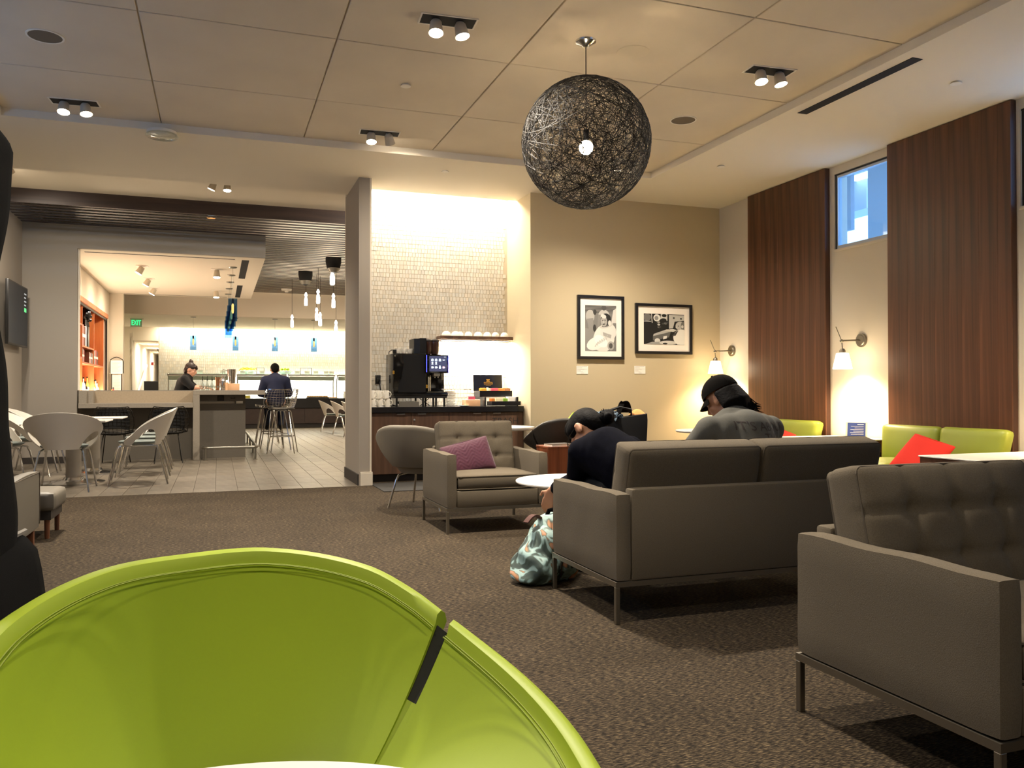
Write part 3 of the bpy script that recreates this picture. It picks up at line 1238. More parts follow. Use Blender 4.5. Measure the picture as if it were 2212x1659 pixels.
def box_sofa(name, label, cat, loc, rotz, W, D, ncush, group=None, tuft=True):
    """local x 0..W, y 0 rear .. D front"""
    t = thing(name, label, cat, loc, rotz, group)
    at = .085                      # arm thickness
    fz0, fz1 = .172, .196
    g = G()
    b = .022
    for x0, x1, y0, y1 in ((0, W, 0, b), (0, W, D - b, D), (0, b, b, D - b), (W - b, W, b, D - b)):
        g.box(x0, x1, y0, y1, fz0, fz1)
    g.obj('frame_rail', 'satin_metal', t, False)
    for x0 in (0, W - b):
        for y0 in (0, D - b):
            G().box(x0, x0 + b, y0, y0 + b, 0, fz0, bev=.002, seg=1).obj('leg', 'satin_metal', t, False)
    G().box(at, W - at, .02, D - .004, fz1, .325, bev=.012).obj('seat_base', 'fabric_taupe', t)

    def puff(am):
        def f(x, y, z, hx, hy, hz):
            return (x, y, z + (am * (1 - (x / hx) ** 2) * (1 - (y / hy) ** 2) if z > 0 else 0))
        return f
    for x0 in (0, W - at):
        def armf(x, y, z, hx, hy, hz):
            k = .0012 * sin(y * 23 + z * 9) * (1 - (z / hz) ** 2)
            return (x + k * (1 if x > 0 else -1), y, z + (.003 * sin(y * 17) if z > 0 else 0))
        G().soft((x0 + at / 2, D / 2, (fz1 + .607) / 2), (at, D, .607 - fz1), .018, (4, 12, 8), armf).obj('arm', 'fabric_taupe', t, ang=60)
    G().box(at, W - at, 0, .075, fz1, .625, bev=.012).obj('back_panel', 'fabric_taupe', t)
    iw = (W - 2 * at) / ncush
    for k in range(ncush):
        xa = at + k * iw
        xc = xa + iw / 2
        o = G().soft((xc, .075 + (D - .075) / 2, .385), (iw - .006, D - .085, .115), .03, (14, 14, 4), puff(.018)).obj('seat_cushion', 'fabric_taupe', t, ang=60)
        g = G()
        for zz in (.335, .432):
            ring = [(p[0], p[2], zz) for p in rect_ring(xa + .004, xa + iw - .004, 0, .082, D - .009, .03)]
            piping(g, ring, .0042)
        g.obj('piping', 'fabric_taupe', o)
        # leaning back cushion
        H, T = .46, .155
        nb = (4, 2)

        def tuftf(x, y, z, hx, hy, hz, iw=iw):
            bul = .03 * (1 - (x / hx) ** 4) * (1 - (z / hz) ** 4)
            if y > 0:
                d = bul
                if tuft:
                    for i in range(1, 4):
                        bx = -hx + 2 * hx * i / 4
                        d -= .009 * math.exp(-((x - bx) / .012) ** 2)
                        for j in (1, 2):
                            bz = -hz + 2 * hz * j / 3
                            d -= .022 * math.exp(-(((x - bx) ** 2 + (z - bz) ** 2) / .0011))
                    for j in (1, 2):
                        bz = -hz + 2 * hz * j / 3
                        d -= .009 * math.exp(-((z - bz) / .012) ** 2)
                y += d
            else:
                y -= bul * .35
            return (x, y, z)
        mx = Matrix.Rotation(RAD(13), 4, 'X')
        ctr = (xc, .075 + .085, .605)
        o = G().soft(ctr, (iw - .006, T, H), .028, (32, 4, 27), tuftf, mx).obj('back_cushion', 'fabric_taupe', t, ang=60)
        g = G()
        for yy in (-T / 2 + .010, T / 2 - .010):
            ring = [mx @ Vector(p) + Vector(ctr) for p in rect_ring(-iw / 2 + .012, iw / 2 - .012, yy, -H / 2 + .009, H / 2 - .009, .022)]
            piping(g, ring, .0045)
        g.obj('piping', 'piping_dark', o)
    return t


box_sofa('armchair', 'taupe tufted armchair on slim metal legs holding a magenta cushion', 'armchair', (2.475, 6.853, 0), PI, .835, .793, 1)
box_sofa('sofa', 'taupe two-seat sofa with its back to the camera, two people seated on it', 'sofa', (1.742, 3.44, 0), 0, 1.70, .776, 2)
box_sofa('sofa', 'taupe tufted sofa cropped by the frame edge, its side arm nearest the camera', 'sofa', (3.55, 2.315, 0), PI, 1.70, .778, 2)


# ---------------------------------------------------------------- cushions
def pillow(name, label, m, loc, size, rot, group=None, chevron=False):
    t = thing(name, label, 'cushion', loc, 0, group)
    t.rotation_euler = rot
    w_, h_, th = size

    def f(x, y, z, hx, hy, hz):
        e = (1 - abs(x / hx) ** 2.6) * (1 - abs(z / hz) ** 2.6)
        s_ = max(0, e) ** .5
        pin = 1 - .06 * ((1 - abs(x / hx)) if abs(z) > hz * .9 else 0)
        yy = (hy * s_ if y > 0 else -hy * s_)
        if abs(y) < 1e-6:
            yy = 0
        if chevron:
            yy += (.0035 * math.copysign(1, y) * s_ * (1 if math.sin((z + abs(((x + .5) % .12) - .06) * 1.1) * 190) > 0 else 0))
        return (x * pin, yy, z * (1 - .05 * (1 - abs(x / hx)) * (abs(z) > hz * .9)))
    G().soft((0, 0, 0), (w_, th, h_), .002, (26, 2, 26) if not chevron else (48, 2, 48), f).obj('cover', m, t, ang=80)
    G().tube([(p[0], 0, p[2]) for p in rect_ring(-w_ / 2 * .985, w_ / 2 * .985, 0, -h_ / 2 * .985, h_ / 2 * .985, .012)], .004, 5, True).obj('edge_seam', m, t)
    return t


pillow('cushion', 'magenta lumbar cushion with chevron stitching on the taupe armchair', 'magenta_cloth', (1.93, 6.47, .545), (.40, .29, .13), (RAD(-26), RAD(-14), RAD(-8)), None, True)


# ---------------------------------------------------------------- tub chairs
def rimz(d, top=.78):
    d = abs(d)
    pts = [(0, .766), (20, .762), (43, .724), (56, .676), (64, .638), (75, .594), (90, .546), (104, .508), (114, .486), (140, .456)]
    P = [(-p[0], p[1]) for p in pts[2:0:-1]] + pts + [(170, .44)]
    for k in range(1, len(P) - 2):
        (a0, z0), (a1, z1), (a2, z2), (a3, z3) = P[k - 1:k + 3]
        if a1 <= d <= a2:
            u = (d - a1) / (a2 - a1)
            m1 = (z2 - z0) / (a2 - a0) * (a2 - a1)
            m2 = (z3 - z1) / (a3 - a1) * (a2 - a1)
            return (2 * u ** 3 - 3 * u * u + 1) * z1 + (u ** 3 - 2 * u * u + u) * m1 + (-2 * u ** 3 + 3 * u * u) * z2 + (u ** 3 - u * u) * m2
    return .456


def tub_chair(name, label, m, loc, rotz, Rt=.425, Rb=.27, zb=.40, shift=(0, .0), scale=1, seam='seam_green', legs=True, group=None):
    """flared shell in three sections; local back is +y"""
    t = thing(name, label, 'chair', loc, rotz, group)
    ztop = .78

    def pt(d, v):
        z1 = rimz(d)
        z = zb + (z1 - zb) * v
        k = v
        r = Rb + (Rt - Rb) * (k ** .85) + .012 * sin(PI * v)
        cxs = shift[0] * (1 - k)
        cys = shift[1] * (1 - k)
        a = RAD(d)
        return Vector((cxs + r * sin(a), cys + r * cos(a), z))

    def section(d0, d1, nm, n):
        g = G()
        th = .046

        def fn(u, v):
            # v runs up the inside, over the rolled rim, down the outside
            d = d0 + (d1 - d0) * u
            if v < .45:
                p = pt(d, v / .45)
                off = 0
            elif v > .55:
                p = pt(d, (1 - v) / .45)
                off = th
            else:
                a = (v - .45) / .1 * PI
                p = pt(d, 1) + Vector((0, 0, th / 2 * sin(a)))
                off = th / 2 * (1 - cos(a))
            ra = RAD(d)
            return p + Vector((sin(ra), cos(ra), -.15)).normalized() * off
        g.sheet(fn, n, 40)
        # close the section ends
        for u in (0, 1):
            ring = [fn(u, k / 40) for k in range(41)]
            vv = [g.bm.verts.new(p) for p in ring]
            for k in range(20):
                g.bm.faces.new((vv[k], vv[k + 1], vv[40 - k - 1], vv[40 - k])) if k < 19 else g.bm.faces.new((vv[19], vv[20], vv[21]))
        bmesh.ops.remove_doubles(g.bm, verts=g.bm.verts, dist=.0004)
        o = g.obj(nm, m, t, ang=50)
        s = G()
        for off in (.006, .013):
            s.tube([pt(d0 + (d1 - d0) * k / n, .985) - Vector((sin(RAD(d0 + (d1 - d0) * k / n)), cos(RAD(d0 + (d1 - d0) * k / n)), off * 70 * .012)) * off for k in range(n + 1)], .0013, 4)
        s.obj('stitching', seam, o)
        return o
    section(-62.6, 62.6, 'backrest', 48)
    section(66, 138, 'side_wing', 30)
    section(-138, -66, 'side_wing', 30)
    for sd in (-1, 1):
        g = G()

        def fn(u, v):
            d = sd * (62.3 + 4.0 * u)
            p = pt(d, .46 + .51 * v)
            ra = RAD(d)
            return p + Vector((sin(ra), cos(ra), 0)) * .016
        g.sheet(fn, 2, 10, .006)
        g.obj('strap', 'strap_black', t)
        g = G()

        def fl(u, v):
            d = sd * (61.8 + 5.0 * u)
            p = pt(d, .47 * v)
            ra = RAD(d)
            return p + Vector((sin(ra), cos(ra), 0)) * .014
        g.sheet(fl, 2, 8, .006)
        g.obj('gap_lining', m, t)
    # seat cushion and base
    sc = (shift[0], shift[1], 0)
    prof = [(.001, zb - .075), (Rb - .03, zb - .07), (Rb + .005, zb - .02), (Rb + .002, zb + .02), (Rb - .03, zb + .042), (.12, zb + .05), (.001, zb + .052)]
    G().lathe(prof, 40, sc).obj('seat', m, t)
    if legs:
        z0 = zb - .075
        for sx in (-1, 1):
            pts = [(sx * .27, .24, .0), (sx * .215, .19, z0 - .07), (sx * .20, .165, z0 - .02), (sx * .18, .12, z0 - .008), (sx * .18, -.10, z0 - .008), (sx * .20, -.16, z0 - .02), (sx * .215, -.19, z0 - .07), (sx * .27, -.24, 0)]
            G().tube([Vector(p) + Vector(sc) for p in pts], .0105, 10).obj('leg_frame', 'chrome', t)
    if scale != 1:
        t.scale = (scale,) * 3
    return t


tub_chair('tub_chair', 'lime green tub chair with split flared back in front of the camera', 'vinyl_green', (.10, 1.20, 0), RAD(20), shift=(-.035, .045))
tub_chair('tub_chair', 'taupe tub chair with chrome legs standing behind the tufted armchair', 'vinyl_taupe', (1.86, 7.62, 0), RAD(138), seam='seam_grey')
tub_chair('tub_chair', 'dark brown tub chair with pale piped rim behind the wooden cube table', 'vinyl_black', (3.86, 8.99, 0), RAD(172), seam='seam_grey')
pillow('cushion', 'lime green cushion in the dark tub chair, its tip peeping past the woman', 'vinyl_green', (4.03, 9.02, .66), (.27, .27, .10), (RAD(-8), RAD(40), RAD(-14)))


# ---------------------------------------------------------------- tables
def pedestal_table(name, label, loc, r, h, th=.022, base=.22, top='white_gloss', post='steel', group=None):
    t = thing(name, label, 'table', loc, 0, group)
    G().lathe([(.001, h - th), (r - .012, h - th), (r, h - th * .55), (r, h - .004), (r - .004, h), (.001, h)], 64).obj('tabletop', top, t)
    G().cyl((0, 0, .014), (0, 0, h - th), .03, n=20).lathe([(.03, h - th - .05), (.12, h - th - .004), (.12, h - th)], 20).obj('pedestal', post, t)
    G().lathe([(.001, .02), (.04, .02), (base - .01, .01), (base, .004), (base, 0), (.001, 0)], 40).obj('base', post, t)
    return t


pedestal_table('side_table', 'round white table edge between the camera and the green chair', (-.02, .49, 0), .29, .75)
pedestal_table('coffee_table', 'low round white coffee table in front of the seated woman', (2.46, 5.42, 0), .465, .45, .022, .25)
pedestal_table('side_table', 'round white table behind the tufted armchair, before the niche', (2.82, 8.2, 0), .345, .72, .034)
pedestal_table('side_table', 'round white table beside the man in the cap', (4.42, 6.72, 0), .34, .72, .02, .2, 'white_gloss', 'dark_metal')


def slab_table(label, x0, x1, y0, y1, h):
    t = thing('bench_table', label, 'table', ((x0 + x1) / 2, (y0 + y1) / 2, 0), 0, 'low wall tables between the green benches')
    a, b = (x1 - x0) / 2, (y1 - y0) / 2
    G().box(-a, a, -b, b, h - .012, h, bev=.003, seg=1).obj('tabletop', 'white_gloss', t, False)
    g = G()
    for x in (-a + .01, a - .05):
        g = G()
        g.box(x, x + .04, -b + .01, b - .01, 0, h - .012)
        g.obj('side_panel', 'walnut_panel', t, False)
    G().box(-a + .05, a - .05, -b + .01, -b + .03, h - .13, h - .012).obj('apron', 'walnut_panel', t, False)
    return t


slab_table('low white table with walnut sides against the wall, between the two green benches', 5.42, 6.44, 6.56, 7.40, .60)
slab_table('low white table with walnut sides, beside the nearer green bench at the frame edge', 5.0, 6.44, 4.13, 4.84, .60)

t = thing('cube_table', 'reddish wooden cube table behind the arm of the tufted armchair', 'table', (3.475, 8.30, 0))
for x0, x1, y0, y1, nm in ((-.155, -.13, -.175, .175, 'side_panel'), (.13, .155, -.175, .175, 'side_panel'), (-.13, .13, -.175, -.15, 'front_panel'), (-.13, .13, .15, .175, 'front_panel')):
    G().box(x0, x1, y0, y1, 0, .478).obj(nm, 'wood_red', t, False)
G().box(-.16, .16, -.18, .18, .478, .5, bev=.002, seg=1).obj('tabletop', 'wood_red', t, False)
bk = thing('book', 'pale closed booklet lying on the wooden cube table', 'book', (3.48, 8.24, .5), RAD(8))
G().box(-.13, .13, -.09, .09, 0, .004).obj('cover', 'paper', bk, False)
G().box(-.127, .127, -.087, .087, .004, .022).obj('pages', 'paper', bk, False)
G().box(-.13, .13, -.09, .09, .022, .026).obj('cover', 'piping_grey', bk, False)


# ---------------------------------------------------------------- green benches along the wall
def bench(label, y0, y1, ncush=2, vinyl='vinyl_green_pale'):
    """along the right wall, facing -x"""
    L = y1 - y0
    t = thing('bench_sofa', label, 'sofa', (6.38, (y0 + y1) / 2, 0), 0, 'green benches along the wall')
    G().box(-.72, -.02, -L / 2 + .02, L / 2 - .02, .06, .20, bev=.01).obj('plinth', 'base_dark', t, False)
    iw = L / ncush
    for k in range(ncush):
        yc = -L / 2 + iw * (k + .5)

        def f(x, y, z, hx, hy, hz):
            return (x, y, z + (.022 * (1 - (x / hx) ** 2) * (1 - (y / hy) ** 2) if z > 0 else 0))
        G().soft((-.40, yc, .315), (.72, iw - .012, .235), .05, (12, 12, 5), f).obj('seat_cushion', vinyl, t, ang=70)

        def fb(x, y, z, hx, hy, hz, k=k):
            b = .02 * (1 - (y / hy) ** 2) * (1 - (z / hz) ** 2)
            # flared ends
            fl = 0
            if (k == 0 and y < 0) or (k == ncush - 1 and y > 0):
                fl = (abs(y) / hy) * .05 * (z + hz) / (2 * hz)
            yy = y + math.copysign(fl, y)
            return (x - b if x < 0 else x, yy, z)
        mx = Matrix.Rotation(RAD(9), 4, 'Y')
        G().soft((-.115, yc, .57), (.12, iw - .014, .38), .045, (4, 14, 10), fb, mx).obj('back_cushion', vinyl, t, ang=70)
    for sx in (-.66, -.08):
        for sy in (-L / 2 + .08, L / 2 - .08):
            G().cyl((sx, sy, 0), (sx, sy, .06), .025, .03, 12).obj('leg', 'dark_metal', t)
    return t


bench('green vinyl bench under the walnut panel behind the man in the cap', 7.46, 8.90)
bench('green vinyl bench under the walnut panel by the frame edge', 5.14, 6.46)
pillow('cushion', 'red square cushion lying askew on the nearer green bench', 'red_felt', (5.85, 5.63, .505), (.41, .41, .12), (RAD(-42), RAD(14), RAD(-84)))
pillow('cushion', 'red square cushion on the green bench behind the man in the cap', 'red_felt', (5.98, 7.86, .50), (.40, .40, .11), (RAD(-42), RAD(14), RAD(-84)))

# sign and magazine on the wall table
t = thing('table_sign', 'small blue printed notice in a clear stand on the wall table', 'sign', (6.27, 6.87, .60), RAD(40))
g = G()
mx = Matrix.Rotation(RAD(10), 4, 'Y')
G().box(-.003, .003, -.105, .105, 0, .165, mx=mx).box(-.05, .03, -.105, .105, 0, .003).obj('holder', 'clear_glass', t, False)
o = G().box(-.0042, -.0032, -.088, .088, .012, .158, mx=mx).obj('notice', 'blue_ink', t, False)
g = G()
rr = random.Random(8)
for k in range(7):
    zz = .138 - k * .017
    g.box(-.0048, -.0043, -.07, (-.01 if k == 0 else .065 - rr.random() * .05), zz, zz + (.006 if k == 0 else .0022), mx=mx)
g.obj('printed_lines', 'paper', o, False)
t = thing('magazine', 'open magazine lying flat on the white wall table', 'magazine', (5.72, 6.78, .60), RAD(15))
for s_ in (-1, 1):
    G().sheet(lambda u, v, s_=s_: Vector((s_ * u * .2, (v - .5) * .27, .006 + .012 * sin(u * 2.6))), 8, 2, .003).obj('page', 'paper', t)

# ================================================================ COFFEE NICHE
NZ = .905                 # counter top
NF = 9.86                 # cabinet front


def niche_cabinets():
    xs = [1.70, 2.222, 2.70, 3.19, 3.685]
    for k in range(4):
        x0, x1 = xs[k], xs[k + 1]
        t = thing('base_cabinet', ('walnut base cabinet of the coffee counter, next to the pier', 'walnut base cabinet of the coffee counter with a small round lock', 'walnut base cabinet of the coffee counter left of the trash cabinet', 'walnut trash cabinet of the coffee counter with lettering')[k], 'cabinet', ((x0 + x1) / 2, NF, 0), 0, 'coffee counter cabinets')
        a = (x1 - x0) / 2
        G().box(-a, a, .02, .56, .09, NZ - .07).obj('carcass', 'walnut_cabinet', t, False)
        G().box(-a, a, .06, .56, 0, .09).obj('toe_kick', 'base_dark', t, False)
        d = G().box(-a + .0025, a - .0025, 0, .02, .095, NZ - .075, bev=.0015, seg=1).obj('door', 'walnut_cabinet', t, False)
        hx = (a - .13, -a + .13 if k == 1 else a - .13, a - .13, -a + .13)[k]
        G().box(hx - .05, hx + .05, -.018, 0, NZ - .083, NZ - .077).box(hx - .05, hx + .05, -.018, -.014, NZ - .094, NZ - .077).obj('pull', 'steel', d, False)
        if k == 1:
            G().cyl((-a + .04, -.006, .745), (-a + .04, 0, .745), .013, n=20).ball((-a + .04, -.006, .745), .009, 8).obj('lock', 'chrome', d)
        if k == 3:
            g = G()
            for x_0, x_1, z0, z1 in ((-.16, .16, .79, .794), (-.16, .16, .60, .604), (-.16, -.156, .604, .79), (.156, .16, .604, .79)):
                g.box(x_0, x_1, -.001, 0, z0, z1)
            g.obj('flap_outline', 'base_dark', d, False)
            text('lettering', 'TRASH', .115, 'base_dark', d, (0, -.0008, .715), (PI / 2, 0, 0), .0005)
    t = thing('countertop', 'black stone worktop running across the coffee niche', 'worktop', (2.69, NF, NZ - .07))
    G().box(-1.0, .99, -.03, .60, 0, .07, bev=.003, seg=1).obj('slab', 'counter_black', t, False)
    G().box(-1.0, .99, .601, .62, .0, .075).obj('upstand', 'counter_black', t, False)


def floor_mat():
    t = thing('floor_mat', 'dark grey floor mat lying before the coffee counter', 'mat', (2.55, 9.30, 0))
    G().box(-.85, .85, -.42, .42, .0005, .008, bev=.003, seg=1).obj('pile', 'mat_grey', t, False)


def shelf_bowls():
    t = thing('wall_shelf', 'thick walnut shelf on the tiled niche wall', 'shelf', (3.20, 10.488, 1.77))
    G().box(-.50, .49, -.22, 0, 0, .045, bev=.002, seg=1).obj('board', 'walnut_cabinet', t, False)
    G().box(-.47, .46, -.155, -.09, -.012, 0).obj('light_rail', 'steel', t, False)
    G().box(-.46, .45, -.15, -.095, -.014, -.012).obj('light_strip', 'pendant_glow', t, False)
    xs = [2.80, 2.925, 3.00, 3.10, 3.235, 3.36, 3.475, 3.60]
    rs = [.062, .061, .05, .052, .06, .056, .053, .055]
    for k, x in enumerate(xs):
        o = thing('bowl', 'upturned white bowl on the niche shelf, %s from the coffee machine side' % ORD[k], 'bowl', (x, 10.36 + (.05 if k == 2 else 0), 1.815), 0, 'upturned bowls on the niche shelf')
        r = rs[k]
        G().lathe([(r, 0), (r * .97, .018), (r * .82, .042), (r * .5, .058), (r * .42, .058), (r * .42, .064), (r * .36, .064), (.001, .060)], 28).lathe([(r - .004, .0005), (r * .9, .02), (.001, .052)], 28).obj('body', 'white_ceramic', o)
        G().lathe([(r * .42, .058), (r * .42, .066), (r * .34, .066), (r * .34, .058)], 20).obj('foot_ring', 'white_ceramic', o)


def coffee_machine():
    y0 = 9.93
    t = thing('coffee_machine', 'black bean-to-cup coffee machine with a lit touch screen', 'coffee machine', (2.33, y0, NZ))
    # trestle stand
    st = G().box(-.30, .36, -.015, .46, .105, .135, bev=.004).obj('stand_deck', 'black_plastic', t)
    for x in (-.27, .06, .19, .33):
        for y in (.01, .42):
            G().cyl((x, y, 0), (x, y, .105), .013, n=12).obj('stand_leg', 'black_plastic', t)
    G().cyl((.07, .2, .01), (.19, .24, .10), .005, n=8).cyl((.19, .2, .01), (.07, .24, .10), .005, n=8).obj('stand_brace', 'black_plastic', t)
    # main body
    g = G()
    g.box(-.315, .37, -.02, .46, .135, .165, bev=.004)
    g.box(-.315, .10, .0, .46, .165, .655, bev=.012)
    g.box(.10, .36, .13, .46, .165, .655, bev=.008)
    g.obj('housing', 'black_gloss', t)
    G().prism([(-.25, .175), (.09, .175), (.09, .64), (-.20, .64), (-.185, .52), (-.21, .36), (-.255, .25)], -.006, .0, 'y').obj('front_panel', 'black_plastic', t, False)
    G().cyl((-.312, -.002, .41), (-.312, -.012, .41), .012, n=16).cyl((-.312, -.002, .43), (-.312, -.012, .43), .012, n=16).obj('latch', 'gold', t)
    G().box(-.302, -.285, -.003, 0, .615, .635).obj('maker_badge', 'steel', t, False)
    # right column: screen head, spout, drip tray
    G().box(.08, .37, -.05, .14, .415, .64, bev=.006).obj('screen_head', 'black_gloss', t)
    sc = G().box(.125, .345, -.0515, -.05, .435, .625).obj('screen', 'screen_navy', t, False)
    ic = icons()
    ic.parent = sc
    G().box(.085, .092, -.052, -.05, .425, .635).box(.364, .369, -.052, -.05, .42, .635).obj('led_strip', 'blue_led', t, False)
    G().box(.185, .265, -.03, .06, .375, .415, bev=.005).cyl((.205, 0, .355), (.205, 0, .38), .008, n=10).cyl((.245, 0, .355), (.245, 0, .38), .008, n=10).obj('spout', 'steel', t)
    G().box(.10, .36, -.03, .13, .165, .185, bev=.003).box(.15, .31, -.025, .12, .185, .188).obj('drip_tray', 'steel_dark', t)
    G().cyl((.125, -.012, .19), (.125, -.012, .37), .008, n=10).cyl((.165, .06, .19), (.165, .06, .39), .006, n=10).obj('steam_wand', 'chrome', t)
    G().cyl((.102, -.005, .24), (.102, -.015, .24), .012, n=14).cyl((.102, -.005, .26), (.102, -.015, .26), .012, n=14).obj('latch', 'gold', t)
    # hoppers
    h = G().prism([(-.05, .03), (.02, -.0), (.02, .30), (-.05, .30)], .655, .84, 'z').prism([(.02, 0), (.10, 0), (.10, .30), (.02, .30)], .655, .845, 'z').obj('hopper_housing', 'black_plastic', t, False)
    for x in (.145, .235):
        b = G().lathe([(.045, .655), (.055, .70), (.058, .80), (.056, .83), (.001, .835)], 24, (x, .11, 0), True).obj('bean_hopper', 'hopper_brown', t)
        G().lathe([(.058, .81), (.06, .822), (.03, .84), (.001, .842)], 24, (x, .11, 0)).obj('hopper_lid', 'black_plastic', b)
    # cup rail
    G().tube([(-.31, .30, .655), (-.31, .28, .685), (-.31, .10, .70), (-.30, .03, .69)], .005, 8).box(-.315, -.27, .01, .05, .655, .70, bev=.004).obj('cup_rail', 'black_plastic', t)
    for k in range(3):
        c = thing('cup', 'white cup standing on top of the coffee machine, %s from the hopper' % ORD[2 - k], 'cup', (2.33 - .235 + k * .078, y0 + .12, NZ + .656), 0, 'white cups on the coffee machine')
        cup_geo(c, .037, .062)


def cup_geo(t, r, h, hang=None, flip=False):
    """hang: angle of the handle"""
    pr = [(.001, .003), (r * .72, 0), (r * .9, .012), (r, h), (r - .004, h), (r * .84, .014), (.001, .010)]
    if flip:
        pr = [(a, h - b) for a, b in pr]
    G().lathe(pr, 24).obj('body', 'white_ceramic', t)
    if hang is not None:
        d = Vector((cos(hang), sin(hang), 0))
        pts = [d * (r * .93) + Vector((0, 0, h * .80)), d * (r + .025) + Vector((0, 0, h * .80)), d * (r + .036) + Vector((0, 0, h * .55)), d * (r + .026) + Vector((0, 0, h * .28)), d * (r * .90) + Vector((0, 0, h * .18))]
        G().tube(pts, .006, 8).obj('handle', 'white_ceramic', t)


def icons():
    """lit drink icons of the touch screen, flat print"""
    g = G()
    W_ = (.75, .9, 1, 1)
    rr = random.Random(5)
    xs = (.163, .21, .258, .305)

    def quad(x0, x1, z0, z1, c_, y=-.0520):
        g.flat([(x0, y, z0), (x1, y, z0), (x1, y, z1), (x0, y, z1)], c_)

    def disc(x, z, r, c_, y=-.0520, a0=0, a1=2 * PI, n=12):
        g.flat([(x + r * cos(a0 + (a1 - a0) * k / n), y, z + r * sin(a0 + (a1 - a0) * k / n)) for k in range(n)], c_)
    D_ = (.05, .06, .14, 1)
    for k, x in enumerate(xs):
        if k < 3:
            disc(x, .578, .014, W_)
            disc(x, .578, .006, D_, -.0523)
            quad(x - .016, x + .016, .562, .567, W_)
        else:
            disc(x, .582, .013, W_, a0=PI, a1=2 * PI + .01)
            disc(x + .014, .578, .004, W_)
    for x in xs[:2]:
        quad(x - .010, x + .010, .535, .552, W_)
        quad(x - .006, x + .006, .524, .535, W_)
        quad(x - .013, x + .013, .520, .524, W_)
    for k, x in enumerate(xs):
        c_ = (W_, W_, W_, (.9, .45, .6, 1))[k]
        if k == 2:
            quad(x - .012, x + .012, .470, .492, c_)
            quad(x - .006, x + .006, .492, .508, c_)
        else:
            quad(x - .013, x + .011, .472, .496, c_)
            disc(x + .013, .484, .006, c_)
    quad(.31, .335, .612, .615, W_)
    o = g.obj('drink_icons', 'screen', None, False, fixn=False)
    o['kind'] = 'stuff'
    return o


def mugs():
    rows = ((0, NZ, (1.775, 1.862, 1.95)), (1, NZ + .1005, (1.765, 1.85, 1.935)))
    for r, z, xs in rows:
        for k, x in enumerate(xs):
            for yy in (0, 1):
                c = thing('mug', 'white mug in the stack by the pier, %s row, %s %s' % (('lower', 'upper')[r], ORD[k], ('in front', 'behind')[yy]), 'mug', (x, 9.93 + yy * .13, z), 0, 'stacked white mugs by the pier')
                cup_geo(c, .034, .10, RAD(-52), flip=True)


